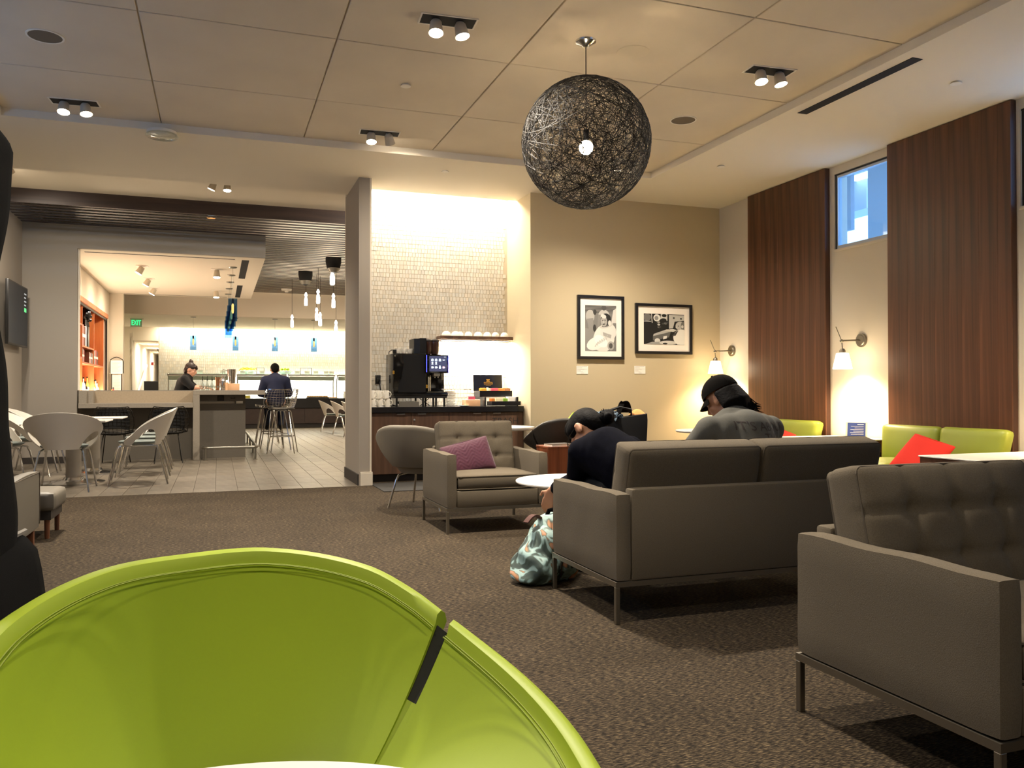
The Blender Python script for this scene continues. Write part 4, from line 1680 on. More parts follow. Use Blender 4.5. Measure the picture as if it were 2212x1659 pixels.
def tea_station():
    t = thing('tea_box', 'black presentation tea box with open lid and gold emblem', 'tea box', (3.36, 10.06, NZ))
    # lid standing open
    mx = Matrix.Translation((0, .235, .195)) @ Matrix.Rotation(RAD(-6), 4, 'X')
    lid = G().box(-.205, .19, 0, .022, 0, .215, bev=.003, seg=1, mx=mx).obj('lid', 'black_gloss_tea', t, False)
    g = G()
    mt = mx @ Matrix.Translation((0, -.002, .09))
    G2 = G()
    for k in range(5):
        x = -.006 + (k - 2) * .009
        G2.ball((x, 0, .052 + (.006 if k % 2 == 0 else 0)), (.006, .001, .007), 6)
    G2.box(-.030, .018, -.001, .001, .032, .042)
    for zz in (.024, -.008):
        G2.box(-.062, .050, -.001, .001, zz, zz + .003)
    for xx in (-.062, .047):
        G2.box(xx, xx + .003, -.001, .001, -.008, .027)
    G2.box(-.04, .03, -.001, .001, -.018, -.014)
    G2.xf(mt)
    G2.obj('emblem', 'gold', lid, False)
    tx = text('lettering', 'TWININGS', .026, 'gold', lid, (0, 0, 0), (PI / 2, 0, 0), .0004)
    tx.data.transform(mt @ Matrix.Translation((-.006, -.0004, .010)))
    # stepped tiers
    tier = G().box(-.205, .235, -.02, .235, .115, .195, bev=.002, seg=1).box(-.205, -.185, -.22, .235, 0, .115).box(.225, .245, -.22, .235, 0, .115).obj('upper_tier', 'black_gloss_tea', t, False)
    G().box(-.11, .275, -.235, -.02, .012, .062, bev=.002, seg=1).obj('lower_tier', 'black_gloss_tea', t, False)
    rr = random.Random(2)
    cols = [('sachet_yellow', -.15, .07), ('sachet_cream', -.075, .03), ('sachet_pink', .0, .09), ('sachet_orange', .095, .08), ('sachet_brown', .175, .07)]
    k = 0
    for m, x, w_ in cols:
        o = thing('tea_sachets', 'bundle of %s tea sachets in the upper tier of the tea box' % m.split('_')[1], 'tea bags', (3.36 + x, 10.07, NZ + .1955), 0, 'tea sachets in the tea box')
        for j in range(4):
            G().box(-w_ / 2, w_ / 2, j * .03 - .03, j * .03 - .024, 0, .032 + .004 * rr.random(), bev=.001, seg=1, mx=Matrix.Rotation(RAD(6 * rr.uniform(-1, 1)), 4, 'X')).obj('sachet', m, o, False)
    for m, x, w_ in (('sachet_orange', -.08, .045), ('sachet_cream', .0, .10), ('sachet_green', .085, .06), ('sachet_white', .19, .14)):
        o = thing('tea_sachets', 'bundle of %s tea sachets in the lower tier of the tea box' % m.split('_')[1], 'tea bags', (3.36 + x, 9.93, NZ + .0625), 0, 'tea sachets in the tea box')
        for j in range(4):
            G().box(-w_ / 2, w_ / 2, j * .03 - .06, j * .03 - .054, 0, .034 + (.02 if m == 'sachet_white' else 0) + .004 * rr.random(), bev=.001, seg=1).obj('sachet', m, o, False)
    t = thing('napkin_box', 'peach plastic box holding sweetener packets', 'box', (3.02, 9.96, NZ))
    G().box(-.10, .09, -.09, .09, 0, .085, bev=.006).obj('box_body', 'peach_plastic', t)
    for j in range(6):
        G().box(-.06 + j * .003, .03 + j * .003, -.06 + j * .018, -.056 + j * .018, .08, .125, bev=.001, seg=1).obj('packet', 'sachet_white' if j % 3 else 'sachet_pink', t, False)
    t = thing('plate_stack', 'saucer lying on the counter before the peach box', 'saucer', (2.90, 9.90, NZ))
    G().lathe([(.001, .004), (.035, .004), (.075, .015), (.077, .013), (.04, .0), (.001, 0)], 36).obj('dish', 'white_ceramic', t)
    for k in range(13):
        o = thing('plate', 'white plate in the stack right of the coffee machine, %s' % (ORD[12 - k] + ' from the top' if 12 - k < 12 else 'lowest of all'), 'plate', (2.765 + .002 * (k % 3), 10.02, NZ + k * .0145), 0, 'stacked white plates')
        r = .078 if k < 12 else .07
        G().lathe([(.001, .003), (r * .6, .003), (r, .014), (r, .0165), (r * .6, .006), (.001, .006)], 28).obj('dish', 'white_ceramic', o)
    t = thing('napkin_tray', 'grey napkin tray under the coffee machine stand', 'tray', (2.21, 10.0, NZ))
    G().sheet(lambda u, v: Vector(((u - .5) * .25, (v - .5) * .16, .008 + .05 * abs(2 * u - 1) ** 3)), 16, 2, .006).box(-.125, .125, -.082, -.078, 0, .062).obj('tray_body', 'napkin_grey', t)
    for q in range(5):
        G().sheet(lambda u, v, q=q: Vector(((u - .5) * .06 - .09 + q * .045, (v - .5) * .12, .062 + .006 * sin(u * PI))), 6, 2, .002).obj('napkin', 'paper', t)
    t = thing('wall_outlet', 'black power outlet with plugged cord on the niche tiles', 'outlet', (1.93, 10.488, 1.245))
    G().box(-.035, .035, -.012, 0, -.058, .058, bev=.004).obj('cover_plate', 'black_plastic', t)
    G().box(-.018, .022, -.05, -.012, -.03, .02, bev=.006).obj('plug', 'black_plastic', t)
    G().tube([(.01, -.04, -.02), (.02, -.05, -.09), (.03, -.07, -.20), (.08, -.12, -.30), (.20, -.15, -.335)], .008, 8).obj('cord', 'black_plastic', t)


niche_cabinets()
floor_mat()
shelf_bowls()
coffee_machine()
mugs()
tea_station()


# ---------------------------------------------------------------- framed photographs
def framed(label, x0, x1, z0, z1, paint):
    t = thing('framed_photo', label, 'picture', ((x0 + x1) / 2, YB - .001, (z0 + z1) / 2), 0, 'framed black and white photographs')
    a, b = (x1 - x0) / 2, (z1 - z0) / 2
    f = .036
    for xa, xb, za, zb in ((-a, a, b - f, b), (-a, a, -b, -b + f), (-a, -a + f, -b + f, b - f), (a - f, a, -b + f, b - f)):
        G().box(xa, xb, -.04, 0, za, zb, bev=.002, seg=1).obj('frame_side', 'frame_black', t, False)
    G().box(-a + f, a - f, -.018, -.01, -b + f, b - f).obj('mat_board', 'paper_warm', t, False)
    g = G()
    paint(g, a, b)
    g.obj('print', 'print', t, False, fixn=False)


class Painter:
    """flat grey shapes of a printed photograph, each shape a hair in front of the last"""
    def __init__(s, g, x0, x1, z0, z1):
        s.g, s.x0, s.z0, s.w, s.h, s.y = g, x0, z0, x1 - x0, z1 - z0, -.0184
        s.poly([(0, 0), (1, 0), (1, 1), (0, 1)], .12)

    def poly(s, pts, v):
        k = v ** 2.2
        s.g.flat([(s.x0 + min(1, max(0, u)) * s.w, s.y, s.z0 + min(1, max(0, q)) * s.h) for u, q in pts], (k, k * .96, k * .88, 1))
        s.y -= .00012

    def ell(s, cx, cz, rx, rz, v, rot=0, n=18):
        s.poly([(cx + rx * cos(2 * PI * k / n) * cos(rot) - rz * sin(2 * PI * k / n) * sin(rot), cz + rx * cos(2 * PI * k / n) * sin(rot) + rz * sin(2 * PI * k / n) * cos(rot)) for k in range(n)], v)


def paint_suit(g, a, b):
    p = Painter(g, -.222, .222, -.305, .285)
    p.poly([(0, 0), (1, 0), (1, 1), (0, 1)], .46)
    p.poly([(0, .84), (1, .84), (1, 1), (0, 1)], .30)
    for k in range(5):
        p.poly([(0, .86 + k * .03), (1, .85 + k * .03), (1, .858 + k * .03), (0, .868 + k * .03)], .55)
    p.poly([(0, .0), (.45, 0), (.4, .45), (0, .5)], .52)
    p.poly([(.84, .62), (1, .62), (1, .95), (.9, .9)], .78)
    # two workers behind
    p.ell(.16, .76, .14, .14, .66, .4)
    p.ell(.31, .85, .055, .06, .22)
    p.poly([(.05, .70), (.26, .72), (.26, .42), (.14, .40)], .52)
    p.ell(.60, .78, .18, .13, .70)
    p.ell(.60, .95, .075, .06, .30)
    p.poly([(.42, .80), (.5, .80), (.46, .52), (.38, .50)], .5)
    p.ell(.3, .5, .05, .08, .2)
    # suited figure
    p.ell(.60, .28, .36, .30, .84, .5)
    p.ell(.74, .42, .26, .20, .82)
    p.ell(.34, .17, .30, .14, .88, .25)
    p.ell(.50, .22, .22, .12, .92, -.35)
    p.poly([(.56, .42), (.84, .36), (.82, .28), (.58, .34)], .62)
    p.ell(.82, .12, .11, .10, .62)
    p.ell(.82, .12, .06, .06, .3)
    p.ell(.68, .565, .22, .055, .74, .2)
    p.ell(.67, .57, .14, .035, .35, .2)
    # head in a soft cap
    p.ell(.66, .70, .17, .13, .14)
    p.ell(.60, .65, .105, .11, .62, .15)
    p.ell(.585, .765, .09, .045, .80, -.2)
    p.ell(.56, .675, .022, .010, .22)
    p.ell(.635, .68, .022, .010, .22)
    p.ell(.585, .64, .02, .03, .70)
    p.ell(.595, .59, .045, .014, .25, .15)
    p.ell(.78, .62, .05, .06, .8)
    for k in range(6):
        p.poly([(.3 + k * .07, .10 + k * .03), (.32 + k * .07, .09 + k * .03), (.42 + k * .06, .20 + k * .03), (.40 + k * .06, .21 + k * .03)], .70)


def paint_cabin(g, a, b):
    p = Painter(g, -.30, .31, -.205, .20)
    p.poly([(0, 0), (1, 0), (1, 1), (0, 1)], .10)
    p.ell(.08, .88, .10, .12, .42)
    p.poly([(0, .74), (.18, .74), (.18, .76), (0, .76)], .8)
    p.poly([(.195, .7), (.215, .7), (.2, 1), (.18, 1)], .75)
    p.ell(.32, .87, .085, .12, .86)
    p.ell(.31, .86, .05, .07, .55)
    p.poly([(.40, .80), (.58, .78), (.58, 1), (.42, 1)], .78)
    p.ell(.5, .95, .06, .05, .1)
    p.ell(.48, .80, .08, .06, .12)
    p.poly([(.62, .98), (1, .98), (1, .80), (.76, .76), (.72, .55), (.62, .52)], .72)
    p.ell(.74, .88, .025, .03, .25)
    p.ell(.92, .86, .025, .03, .2)
    for k in range(9):
        rr = random.Random(k)
        p.ell(.30 + rr.random() * .28, .55 + rr.random() * .18, .035, .03, rr.choice([.25, .6, .75, .4]))
    p.poly([(.22, .26), (.70, .44), (.72, .50), (.56, .50), (.24, .34)], .68)
    p.poly([(.22, .12), (.62, .24), (.66, .42), (.22, .27)], .38)
    p.poly([(.47, .17), (.56, .20), (.57, .29), (.48, .27)], .85)
    p.ell(.33, .12, .07, .08, .82)
    p.poly([(.02, 0), (.45, 0), (.5, .1), (.2, .08)], .6)
    p.ell(.6, .06, .22, .07, .8)
    p.ell(.52, .03, .06, .03, .1)
    # man leaning at the edge
    p.ell(.80, .60, .055, .13, .15)
    p.ell(.90, .62, .12, .15, .70)
    p.ell(.97, .62, .06, .15, .42)
    p.ell(.95, .60, .03, .05, .78)
    p.ell(.855, .62, .02, .012, .2)
    p.ell(.80, .58, .02, .025, .75)
    p.ell(.94, .24, .22, .27, .90)
    p.poly([(.50, .46), (.72, .42), (.82, .48), (.70, .52)], .78)
    p.poly([(.68, .28), (.80, .44), (.85, .46), (.78, .30)], .25)


def caption(label, x, z):
    t = thing('caption_card', label, 'card', (x, YB - .001, z), 0, 'caption cards under the photographs')
    G().box(-.081, .081, -.004, 0, -.053, .053).obj('card', 'paper', t, False)
    g = G()
    rr = random.Random(int(x * 10))
    for k, (u, w_, h_) in enumerate(((.040, .14, .006), (.026, .07, .005), (.010, .145, .003), (.003, .10, .003), (-.010, .05, .003), (-.022, .08, .003), (-.042, .045, .004))):
        x0 = -.073 if k < 6 else -.02
        g.box(x0, x0 + w_, -.0046, -.004, u, u + h_)
    g.obj('printed_lines', 'print_grey', t, False)


framed('upright black-framed photograph of a smiling person in a white pressure suit', 4.322, 4.984, 1.505, 2.325, paint_suit)
framed('wide black-framed photograph of a man seated among instruments', 5.152, 6.005, 1.585, 2.25, paint_cabin)
caption('small white caption card under the upright photograph', 4.398, 1.366)
caption('small white caption card under the wide photograph', 5.228, 1.374)

# ================================================================ DINING AREA
def shell_chair(sc=1.0, seat_h=.50):
    """white moulded shell with side openings, chrome legs; local back is -y, faces +y"""
    t = thing('shell_chair', 'x', 'chair', (0, 0, 0), 0, 'white shell chairs')
    zt, zs = .87, seat_h

    def top(d):
        d = abs(d)
        if d < 105:
            return zt - (zt - zs - .10) * (d / 105) ** 2.0
        return zs + .10 - .085 * ((d - 105) / 30) ** .8

    def low(d):
        d = abs(d)
        zz = zs - .035
        if 42 < d < 118:
            k = sin(PI * (d - 42) / 76) ** .55
            zz = zz + (top(d) - .085 - zz) * k
        return min(zz, top(d) - .02)

    def fn(u, v):
        d = -135 + 270 * u
        z0, z1 = low(d), top(d)
        z = z0 + (z1 - z0) * v
        k = (z - zs) / (zt - zs)
        rx = .225 + .185 * max(0, k + .08) ** .8 + .035 * (1 - abs(abs(d) - 90) / 90)
        ry = .215 + .14 * max(0, k + .08)
        a = RAD(d)
        return Vector((rx * sin(a), -ry * cos(a), z))
    G().sheet(fn, 72, 8, .012).obj('shell', 'shell_white', t, ang=60)
    prof = [(.001, zs - .03), (.20, zs - .028), (.235, zs - .012), (.24, zs + .002), (.22, zs + .008), (.001, zs - .004)]
    G().lathe(prof, 36).obj('seat', 'seat_pad', t)
    for sx in (-1, 1):
        pts = [(sx * .285, .33, 0), (sx * .225, .25, zs - .12), (sx * .21, .225, zs - .055), (sx * .19, .19, zs - .042), (sx * .19, -.15, zs - .042), (sx * .21, -.19, zs - .055), (sx * .225, -.215, zs - .12), (sx * .285, -.31, 0)]
        G().tube(pts, .0115, 8).obj('leg_frame', 'chrome', t)
    return t


def dining():
    spots = [(-1.60, 10.28, 0, 'white shell chair with its back to the camera at the nearer dining table'),
             (-.88, 10.85, RAD(93), 'nearest of the three white shell chairs right of the dining tables'),
             (-.90, 11.85, RAD(92), 'middle of the three white shell chairs right of the dining tables'),
             (-.92, 12.85, RAD(91), 'farthest of the three white shell chairs right of the dining tables'),
             (-2.36, 10.95, RAD(-92), 'white shell chair half hidden by the tall black chair, facing the dining table'),
             (-2.36, 12.25, RAD(-90), 'white shell chair by the wall at the second dining table'),
             (-2.38, 13.1, RAD(-88), 'farthest white shell chair along the wall under the screen'),
             (3.20, 20.2, RAD(-100), 'white shell chair in the hall nearest the pier'),
             (3.12, 21.6, RAD(-97), 'middle white shell chair beside the buffet counter'),
             (2.98, 23.0, RAD(-95), 'farthest white shell chair beside the buffet counter')]
    base = shell_chair()
    for k, (x, y, a, lb) in enumerate(spots):
        o = base if k == 0 else dup(base)
        o.location = (x, y, 0)
        o.rotation_euler = (0, 0, a)
        o['label'] = lb
    for k, (x, y) in enumerate(((-1.63, 11.10), (-1.58, 12.38))):
        t = thing('dining_table', ('white dining table nearest the carpet edge, on a steel pedestal', 'white dining table behind the first, before the bar wall')[k], 'table', (x, y, 0), 0, 'white dining tables')
        G().box(-.39, .39, -.36, .36, .732, .752, bev=.006).obj('tabletop', 'white_gloss', t, False)
        G().cyl((0, 0, .03), (0, 0, .70), .085, n=28).cyl((0, 0, .70), (0, 0, .732), .085, .16, 28).obj('pedestal', 'post_grey', t)
        G().lathe([(.001, .075), (.10, .07), (.12, .04), (.30, .022), (.345, .012), (.345, 0), (.001, 0)], 48).obj('base', 'chrome', t)
    # screen on the left wall
    t = thing('wall_screen', 'dark flat screen on the wall beside the bar', 'screen', (-2.70, 13.42, 2.21))
    G().box(-.095, -.02, -.12, .12, -.12, .12).obj('wall_mount', 'black_plastic', t, False)
    G().box(-.02, .02, -.60, .60, -.46, .43, bev=.006).obj('screen_housing', 'black_plastic', t)
    o = G().box(.0202, .0212, -.58, .58, -.435, .41).obj('screen', 'tv_face', t, False)
    g = G()
    for q, (y0, y1, z0, z1) in enumerate(((.36, .50, .06, .12),)):
        g.box(.0214, .022, y0, y1, z0, z1)
    g.obj('green_banner', 'tv_green', o, False)
    g = G()
    for q in range(4):
        g.box(.0214, .022, .36, .47 + .02 * (q % 2), .15 + q * .055, .17 + q * .055)
    g.obj('screen_text', 'tv_text', o, False)


def left_armchair():
    """vinyl club chair turned to the bar; only its side panel, a leg and the seat edge show"""
    t = thing('club_chair', 'grey vinyl club chair with wooden legs, seen from its side beside the tall black chair', 'armchair', (-1.55, 6.28, 0))
    # faces +y
    for sx in (-.36, .285):
        def af(x, y, z, hx, hy, hz):
            return (x, y, z + (.01 * cos(y * 4) if z > 0 else 0) + (.035 * (y / hy) if z < -hz * .5 else 0) * 0)
        o = G().soft((sx + .0375, -.02, .325), (.075, .80, .40), .014, (3, 12, 6), af).obj('arm_panel', 'vinyl_grey', t, ang=60)
        G().tube([(sx + .072, -.40, .515), (sx + .072, .36, .515), (sx + .072, .375, .50), (sx + .072, .375, .15)], .004, 5).obj('piping', 'piping_dark', o)
    G().soft((0, .06, .37), (.56, .98, .13), .035, (10, 14, 4)).obj('seat_cushion', 'vinyl_grey', t, ang=60)
    G().soft((0, -.33, .54), (.56, .14, .50), .04, (8, 3, 8), None, Matrix.Rotation(RAD(8), 4, 'X')).obj('back_cushion', 'vinyl_grey', t, ang=60)
    G().box(-.28, .28, -.38, .42, .15, .31).obj('seat_base', 'vinyl_grey', t, False)
    for sx in (-.31, .31):
        for sy in (-.36, .33):
            G().box(sx - .022, sx + .022, sy - .022, sy + .022, 0, .135, bev=.003, seg=1).obj('leg', 'wood_leg', t, False)


def black_chair():
    """tall padded lounge seat, its wing edge and one arm in view"""
    t = thing('high_back_chair', 'tall black padded high-back chair beside the green chair, cropped by the frame', 'armchair', (-.785, 1.88, 0), RAD(0))

    def wing(x, y, z, hx, hy, hz):
        k = z / hz
        x += .006 * sin(k * 11 + .6) * (1 if x > 0 else .3)
        x -= .030 * max(0, sin(PI * min(1, max(0, (k + .2) / 1.1)))) - .008
        y += .004 * sin(k * 7)
        return (x, y, z)
    G().soft((.325, -.02, 1.08), (.11, .30, 1.10), .052, (6, 8, 48), wing).obj('wing', 'fabric_black', t, ang=80)
    G().soft((-.325, -.02, 1.08), (.11, .30, 1.10), .052, (6, 8, 30), wing).obj('wing', 'fabric_black', t, ang=80)
    G().soft((0, .16, .95), (.62, .14, 1.10), .05, (12, 4, 20)).obj('backrest', 'fabric_black', t, ang=80)
    G().soft((0, -.16, .40), (.56, .58, .17), .05, (10, 10, 4)).obj('seat_cushion', 'fabric_black', t, ang=80)
    G().box(-.33, .33, -.42, .22, .10, .32, bev=.03).obj('seat_base', 'fabric_black', t)
    for sx in (-1, 1):
        def arm(x, y, z, hx, hy, hz, sx=sx):
            b = .03 * (1 - (z / hz) ** 2)
            return (x + b * (1 if x * sx > 0 else 0) * sx, y, z + .03 * (-y / hy) * 0)
        o = G().soft((sx * .345, -.08, .52), (.12, .62, .52), .055, (6, 12, 12), arm).obj('armrest', 'fabric_black', t, ang=80)
        g = G()
        for xo in (.035, -.02):
            g.tube([(sx * (.345 + xo), -.36, .60), (sx * (.345 + xo), -.33, .715), (sx * (.345 + xo), -.24, .772), (sx * (.345 + xo), .0, .783), (sx * (.345 + xo), .22, .772)], .006, 6)
        g.obj('piping', 'piping_grey', o)
    for sx in (-.28, .28):
        for sy in (-.36, .16):
            G().cyl((sx, sy, 0), (sx, sy, .10), .018, .024, 12).obj('leg', 'dark_metal', t)


def footstool():
    t = thing('footstool', 'low grey vinyl footstool beyond the club chair with wooden legs', 'footstool', (-1.43, 7.12, 0))
    G().soft((0, 0, .275), (.60, .52, .14), .03, (12, 12, 4), lambda x, y, z, hx, hy, hz: (x, y, z + (.015 * (1 - (x / hx) ** 2) * (1 - (y / hy) ** 2) if z > 0 else 0))).obj('cushion', 'vinyl_grey', t, ang=60)
    G().box(-.27, .27, -.23, .23, .14, .21).obj('frame', 'base_dark', t, False)
    for sx in (-.24, .24):
        for sy in (-.2, .2):
            G().cyl((sx, sy, 0), (sx, sy, .14), .016, .02, 10).obj('leg', 'wood_leg', t)


dining()
left_armchair()
footstool()
black_chair()

# ================================================================ BAR
def bar():
    t = thing('bar_counter', 'grey stone bar counter with raised ledge, overhanging top and steel foot rail', 'bar counter', (0, 14.25, 0))
    y = .0
    G().box(-.375, -.275, .22, .32, 0, 1.045).box(-.375, .74, .0, .86, 1.045, 1.122, bev=.003, seg=1).box(-.375, -.275, .0, .22, 0, 1.045).obj('stone_frame', 'stone_grey', t, False)
    G().box(-.275, .44, .26, .30, 0, .90).obj('front_panel', 'stone_dark', t, False)
    G().box(-.275, .42, .255, .26, .94, 1.045).obj('outlet_strip', 'stone_dark', t, False)
    G().box(.40, .44, .30, 5.6, 0, 1.045).obj('side_panel', 'stone_dark', t, False)
    G().box(-.375, .74, .86, 5.7, 1.045, 1.122, bev=.003, seg=1).obj('stone_top', 'stone_grey', t, False)
    # low ledge in front of the raised back panel
    G().box(-2.03, -.375, -.02, .34, .84, .918, bev=.003, seg=1).obj('low_ledge', 'stone_grey', t, False)
    G().box(-1.84, -.375, .30, .34, .918, 1.105).obj('raised_panel', 'stone_panel', t, False)
    G().box(-1.92, -1.84, .10, .34, .918, 1.105).box(-2.03, -1.92, .02, .34, .918, 1.122).obj('end_block', 'stone_grey', t, False)
    G().box(-2.03, -.375, .30, .86, 1.105, 1.122).obj('stone_top', 'stone_grey', t, False)
    G().box(-2.03, -.375, .30, .34, 0, .84).obj('front_panel', 'stone_dark', t, False)
    G().box(-2.03, .42, .33, .86, 0, .06).obj('toe_kick', 'base_dark', t, False)
    G().box(.005, .09, .24, .256, .955, 1.025, bev=.003, seg=1).box(-.006, .10, .25, .257, .945, 1.035).obj('outlet', 'dark_metal', t)
    G().tube([(.21, .24, 1.0), (.21, .20, .985), (.27, .20, .985), (.27, .24, 1.0)], .006, 8).obj('bag_hook', 'dark_metal', t)
    for x in (-1.55, -.92):
        G().box(x - .05, x + .05, .285, .30, .70, .76).obj('outlet', 'dark_metal', t)
    g = G()
    pts = [(-.24, .20, .19), (-.22, -.22, .20), (-.16, -.26, .20), (.56, -.26, .20), (.60, -.22, .20), (.60, 4.9, .20)]
    g.tube(pts, .024, 12)
    g.obj('foot_rail', 'steel', t)
    for p in ((-.18, -.26), (.58, -.25), (.60, 1.2), (.60, 2.7), (.60, 4.2)):
        G().cyl((p[0], p[1], 0), (p[0], p[1], .19), .018, n=12).lathe([(.001, .008), (.04, .006), (.04, 0)], 16, (p[0], p[1], 0)).obj('rail_post', 'steel', t)


def wire_shell(g, w0=.27):
    """woven rod shell: seat runs into the back; local faces +y"""
    prof = [(.23, .0), (.16, -.012), (.06, -.022), (-.06, -.022), (-.15, -.005), (-.20, .04), (-.225, .11), (-.245, .20), (-.262, .29), (-.272, .345)]

    def P(u, k):
        y, z = prof[k]
        wd = (.215, .235, .25, .255, .255, .262, .275, .27, .24, .20)[k]
        return Vector((u * wd, y + .05 * u * u * (1 if k > 4 else 0), z + .035 * u * u * (1 if k <= 5 else .3)))
    nu = 11
    for i in range(nu):
        u = -1 + 2 * i / (nu - 1)
        g.tube([P(u, k) for k in range(10)], .0042 if 0 < i < nu - 1 else .008, 4)
    for k in range(10):
        g.tube([P(-1 + 2 * i / 8, k) for i in range(9)], .0042 if 0 < k < 9 else .008, 4)
    for k in range(9):
        f = .5
        g.tube([(P(-1 + 2 * i / 8, k) + P(-1 + 2 * i / 8, k + 1)) / 2 for i in range(9)], .0035, 4)


def bar_stool():
    t = thing('bar_stool', 'x', 'bar stool', (0, 0, 0), 0, 'chrome wire bar stools')
    h = .79
    g = G()
    wire_shell(g)
    g.xf(Matrix.Translation((0, 0, h)))
    g.obj('wire_shell', 'chrome', t, fixn=False)
    G().lathe([(.001, h - .012), (.20, h - .014), (.215, h), (.20, h + .018), (.001, h + .022)], 28).obj('seat_pad', 'vinyl_black', t)
    for sx in (-1, 1):
        for sy in (-1, 1):
            G().tube([(sx * .10, sy * .10, h - .03), (sx * .125, sy * .125, h - .06), (sx * .225, sy * .235, 0)], .0105, 8).obj('leg', 'chrome', t)
    k = .21
    r = [(-k * .86, -k * .9, .30), (k * .86, -k * .9, .30), (k * .86, k * .9, .30), (-k * .86, k * .9, .30)]
    G().tube(r, .008, 6, True).obj('foot_ring', 'chrome', t)
    G().tube([(-.10, -.10, h - .03), (.10, -.10, h - .03), (.10, .10, h - .03), (-.10, .10, h - .03)], .009, 6, True).obj('seat_support', 'chrome', t)
    return t


def side_chair(x, y, rz, label):
    t = thing('wire_chair', label, 'chair', (x, y, 0), rz, 'black wire chairs at the bar ledge')
    g = G()
    wire_shell(g)
    g.xf(Matrix.Translation((0, 0, .46)) @ Matrix.Diagonal((1.05, 1, 1.15, 1)))
    g.obj('wire_shell', 'dark_metal', t, fixn=False)

    def fn(u, v):
        return Vector(((u - .5) * .44, -.20 - .05 * v + .06 * (2 * u - 1) ** 2, .55 + .30 * v - .04 * (2 * u - 1) ** 2))
    G().sheet(fn, 12, 6, .02).lathe([(.001, .45), (.20, .45), (.22, .47), (.001, .49)], 24).obj('cover_pad', 'black_matte', t)
    for sx in (-1, 1):
        G().tube([(sx * .20, .26, 0), (sx * .14, .10, .44), (sx * .14, -.10, .44), (sx * .20, -.26, 0)], .008, 6).obj('leg_frame', 'dark_metal', t)


def pendant_blue(x, y, ztop, z0, z1, label, w_=.075, group='blue glass pendants'):
    t = thing('glass_pendant', label, 'pendant lamp', (x, y, z0), 0, group)
    h = z1 - z0
    g = G()
    a = w_
    th = .006
    for p, q in (((-a, -a), (a, -a)), ((a, -a), (a, a)), ((a, a), (-a, a)), ((-a, a), (-a, -a))):
        g.flat([(*p, 0), (*q, 0), (*q, h), (*p, h)])
    g.obj('glass_box', 'blue_glass', t, False)
    G().lathe([(.001, h * .78), (.022, h * .78), (.022, h * .95), (.012, h), (.001, h)], 14).obj('bulb_holder', 'black_plastic', t)
    G().lathe([(.001, h * .34), (.014, h * .35), (.021, h * .45), (.021, h * .70), (.01, h * .78)], 14).obj('bulb', 'filament', t)
    G().cyl((0, 0, h), (0, 0, ztop - z0 - .01), .003, n=6).obj('cord', 'steel', t)
    G().lathe([(.001, -.025), (.06, -.02), (.075, -.006), (.075, 0)], 24, (0, 0, ztop - z0)).obj('canopy', 'steel', t)


def pendant_clear(x, y, z0, h, label):
    t = thing('bottle_pendant', label, 'pendant lamp', (x, y, z0), 0, 'clear bottle pendants under the slats')
    r = h * .125
    G().lathe([(r * .8, 0), (r, h * .08), (r * .95, h * .45), (r * .62, h * .62), (r * .55, h * .72), (r * .9, h * .80), (r * .3, h), (.001, h)], 16).obj('lit_glass', 'pendant_glow', t)
    G().cyl((0, 0, h), (0, 0, 3.70 - z0), .0045, n=6).obj('cord', 'cord_brown', t)


def canopy_spot(x, y, aim, label, power=70):
    z = 3.324
    t = thing('canopy_spotlight', label, 'light', (x, y, z), 0, 'spotlights under the bar canopy')
    G().box(-.10, .10, -.10, .10, -.006, 0).obj('trim_plate', 'paint_white', t, False)
    d = (Vector(aim) - Vector((x, y, z - .06))).normalized()
    c0 = Vector((0, 0, -.02))
    c1 = c0 + d * .13
    can = G().cyl(c0, c1, .045, .062, 18).obj('lamp_can', 'can_grey', t)
    G().cyl(c1, c1 + d * .004, .056, n=18).obj('lamp_face', 'lamp_face', can)
    L = lamp('SPOT', 'canopy_beam', Vector((x, y, z)) + c1 + d * .02, power, (1, .82, .62), .05, aim=aim, angle=150, blend=1)


bar()
st = bar_stool()
for k, (x, y, rz, lb) in enumerate(((1.10, 15.30, RAD(78), 'chrome wire bar stool nearest the dining area, by the bar corner'), (1.04, 16.25, RAD(12), 'chrome wire bar stool the man in the navy jacket sits on'), (1.02, 17.3, RAD(88), 'chrome wire bar stool behind the occupied one'), (1.00, 18.4, RAD(90), 'farthest chrome wire bar stool along the bar'))):
    o = st if k == 0 else dup(st)
    o.location = (x, y, 0)
    o.rotation_euler = (0, 0, rz)
    o['label'] = lb
side_chair(-1.48, 13.86, RAD(0), 'black wire chair tucked under the bar ledge, behind the dining tables')
side_chair(-.72, 13.86, RAD(4), 'black wire chair at the bar ledge beside the stone frame')

for k, (y, yo) in enumerate(((15.50, 0), (16.54, 0), (17.59, 0), (18.69, 0), (19.75, 0))):
    z1 = (2.76, 2.74, 2.73, 2.72, 2.72)[k]
    pendant_blue(.25 - .007 * k, y, 3.324, z1 - .40, z1, 'blue glass pendant over the bar, %s from the dining side' % ORD[k])
for k, x in enumerate((-.60, .44, 1.44, 2.46)):
    pendant_blue(x, 22.85, 3.05, 2.19, 2.565, 'blue glass pendant before the hall back wall, %s from the corridor' % ORD[k])
for k, (px_, y, z0, h) in enumerate(((2.43, 18.2, 2.36, .30), (2.27, 17.4, 2.85, .30), (2.08, 16.1, 3.16, .36), (2.16, 18.8, 2.58, .30), (1.98, 17.6, 2.95, .30), (2.06, 18.6, 2.68, .28), (1.78, 18.1, 2.95, .28), (1.60, 19.4, 2.58, .28))):
    pendant_clear(px_, y, z0, h, 'glowing clear bottle pendant under the slats, %s counted from the pier' % ORD[k])
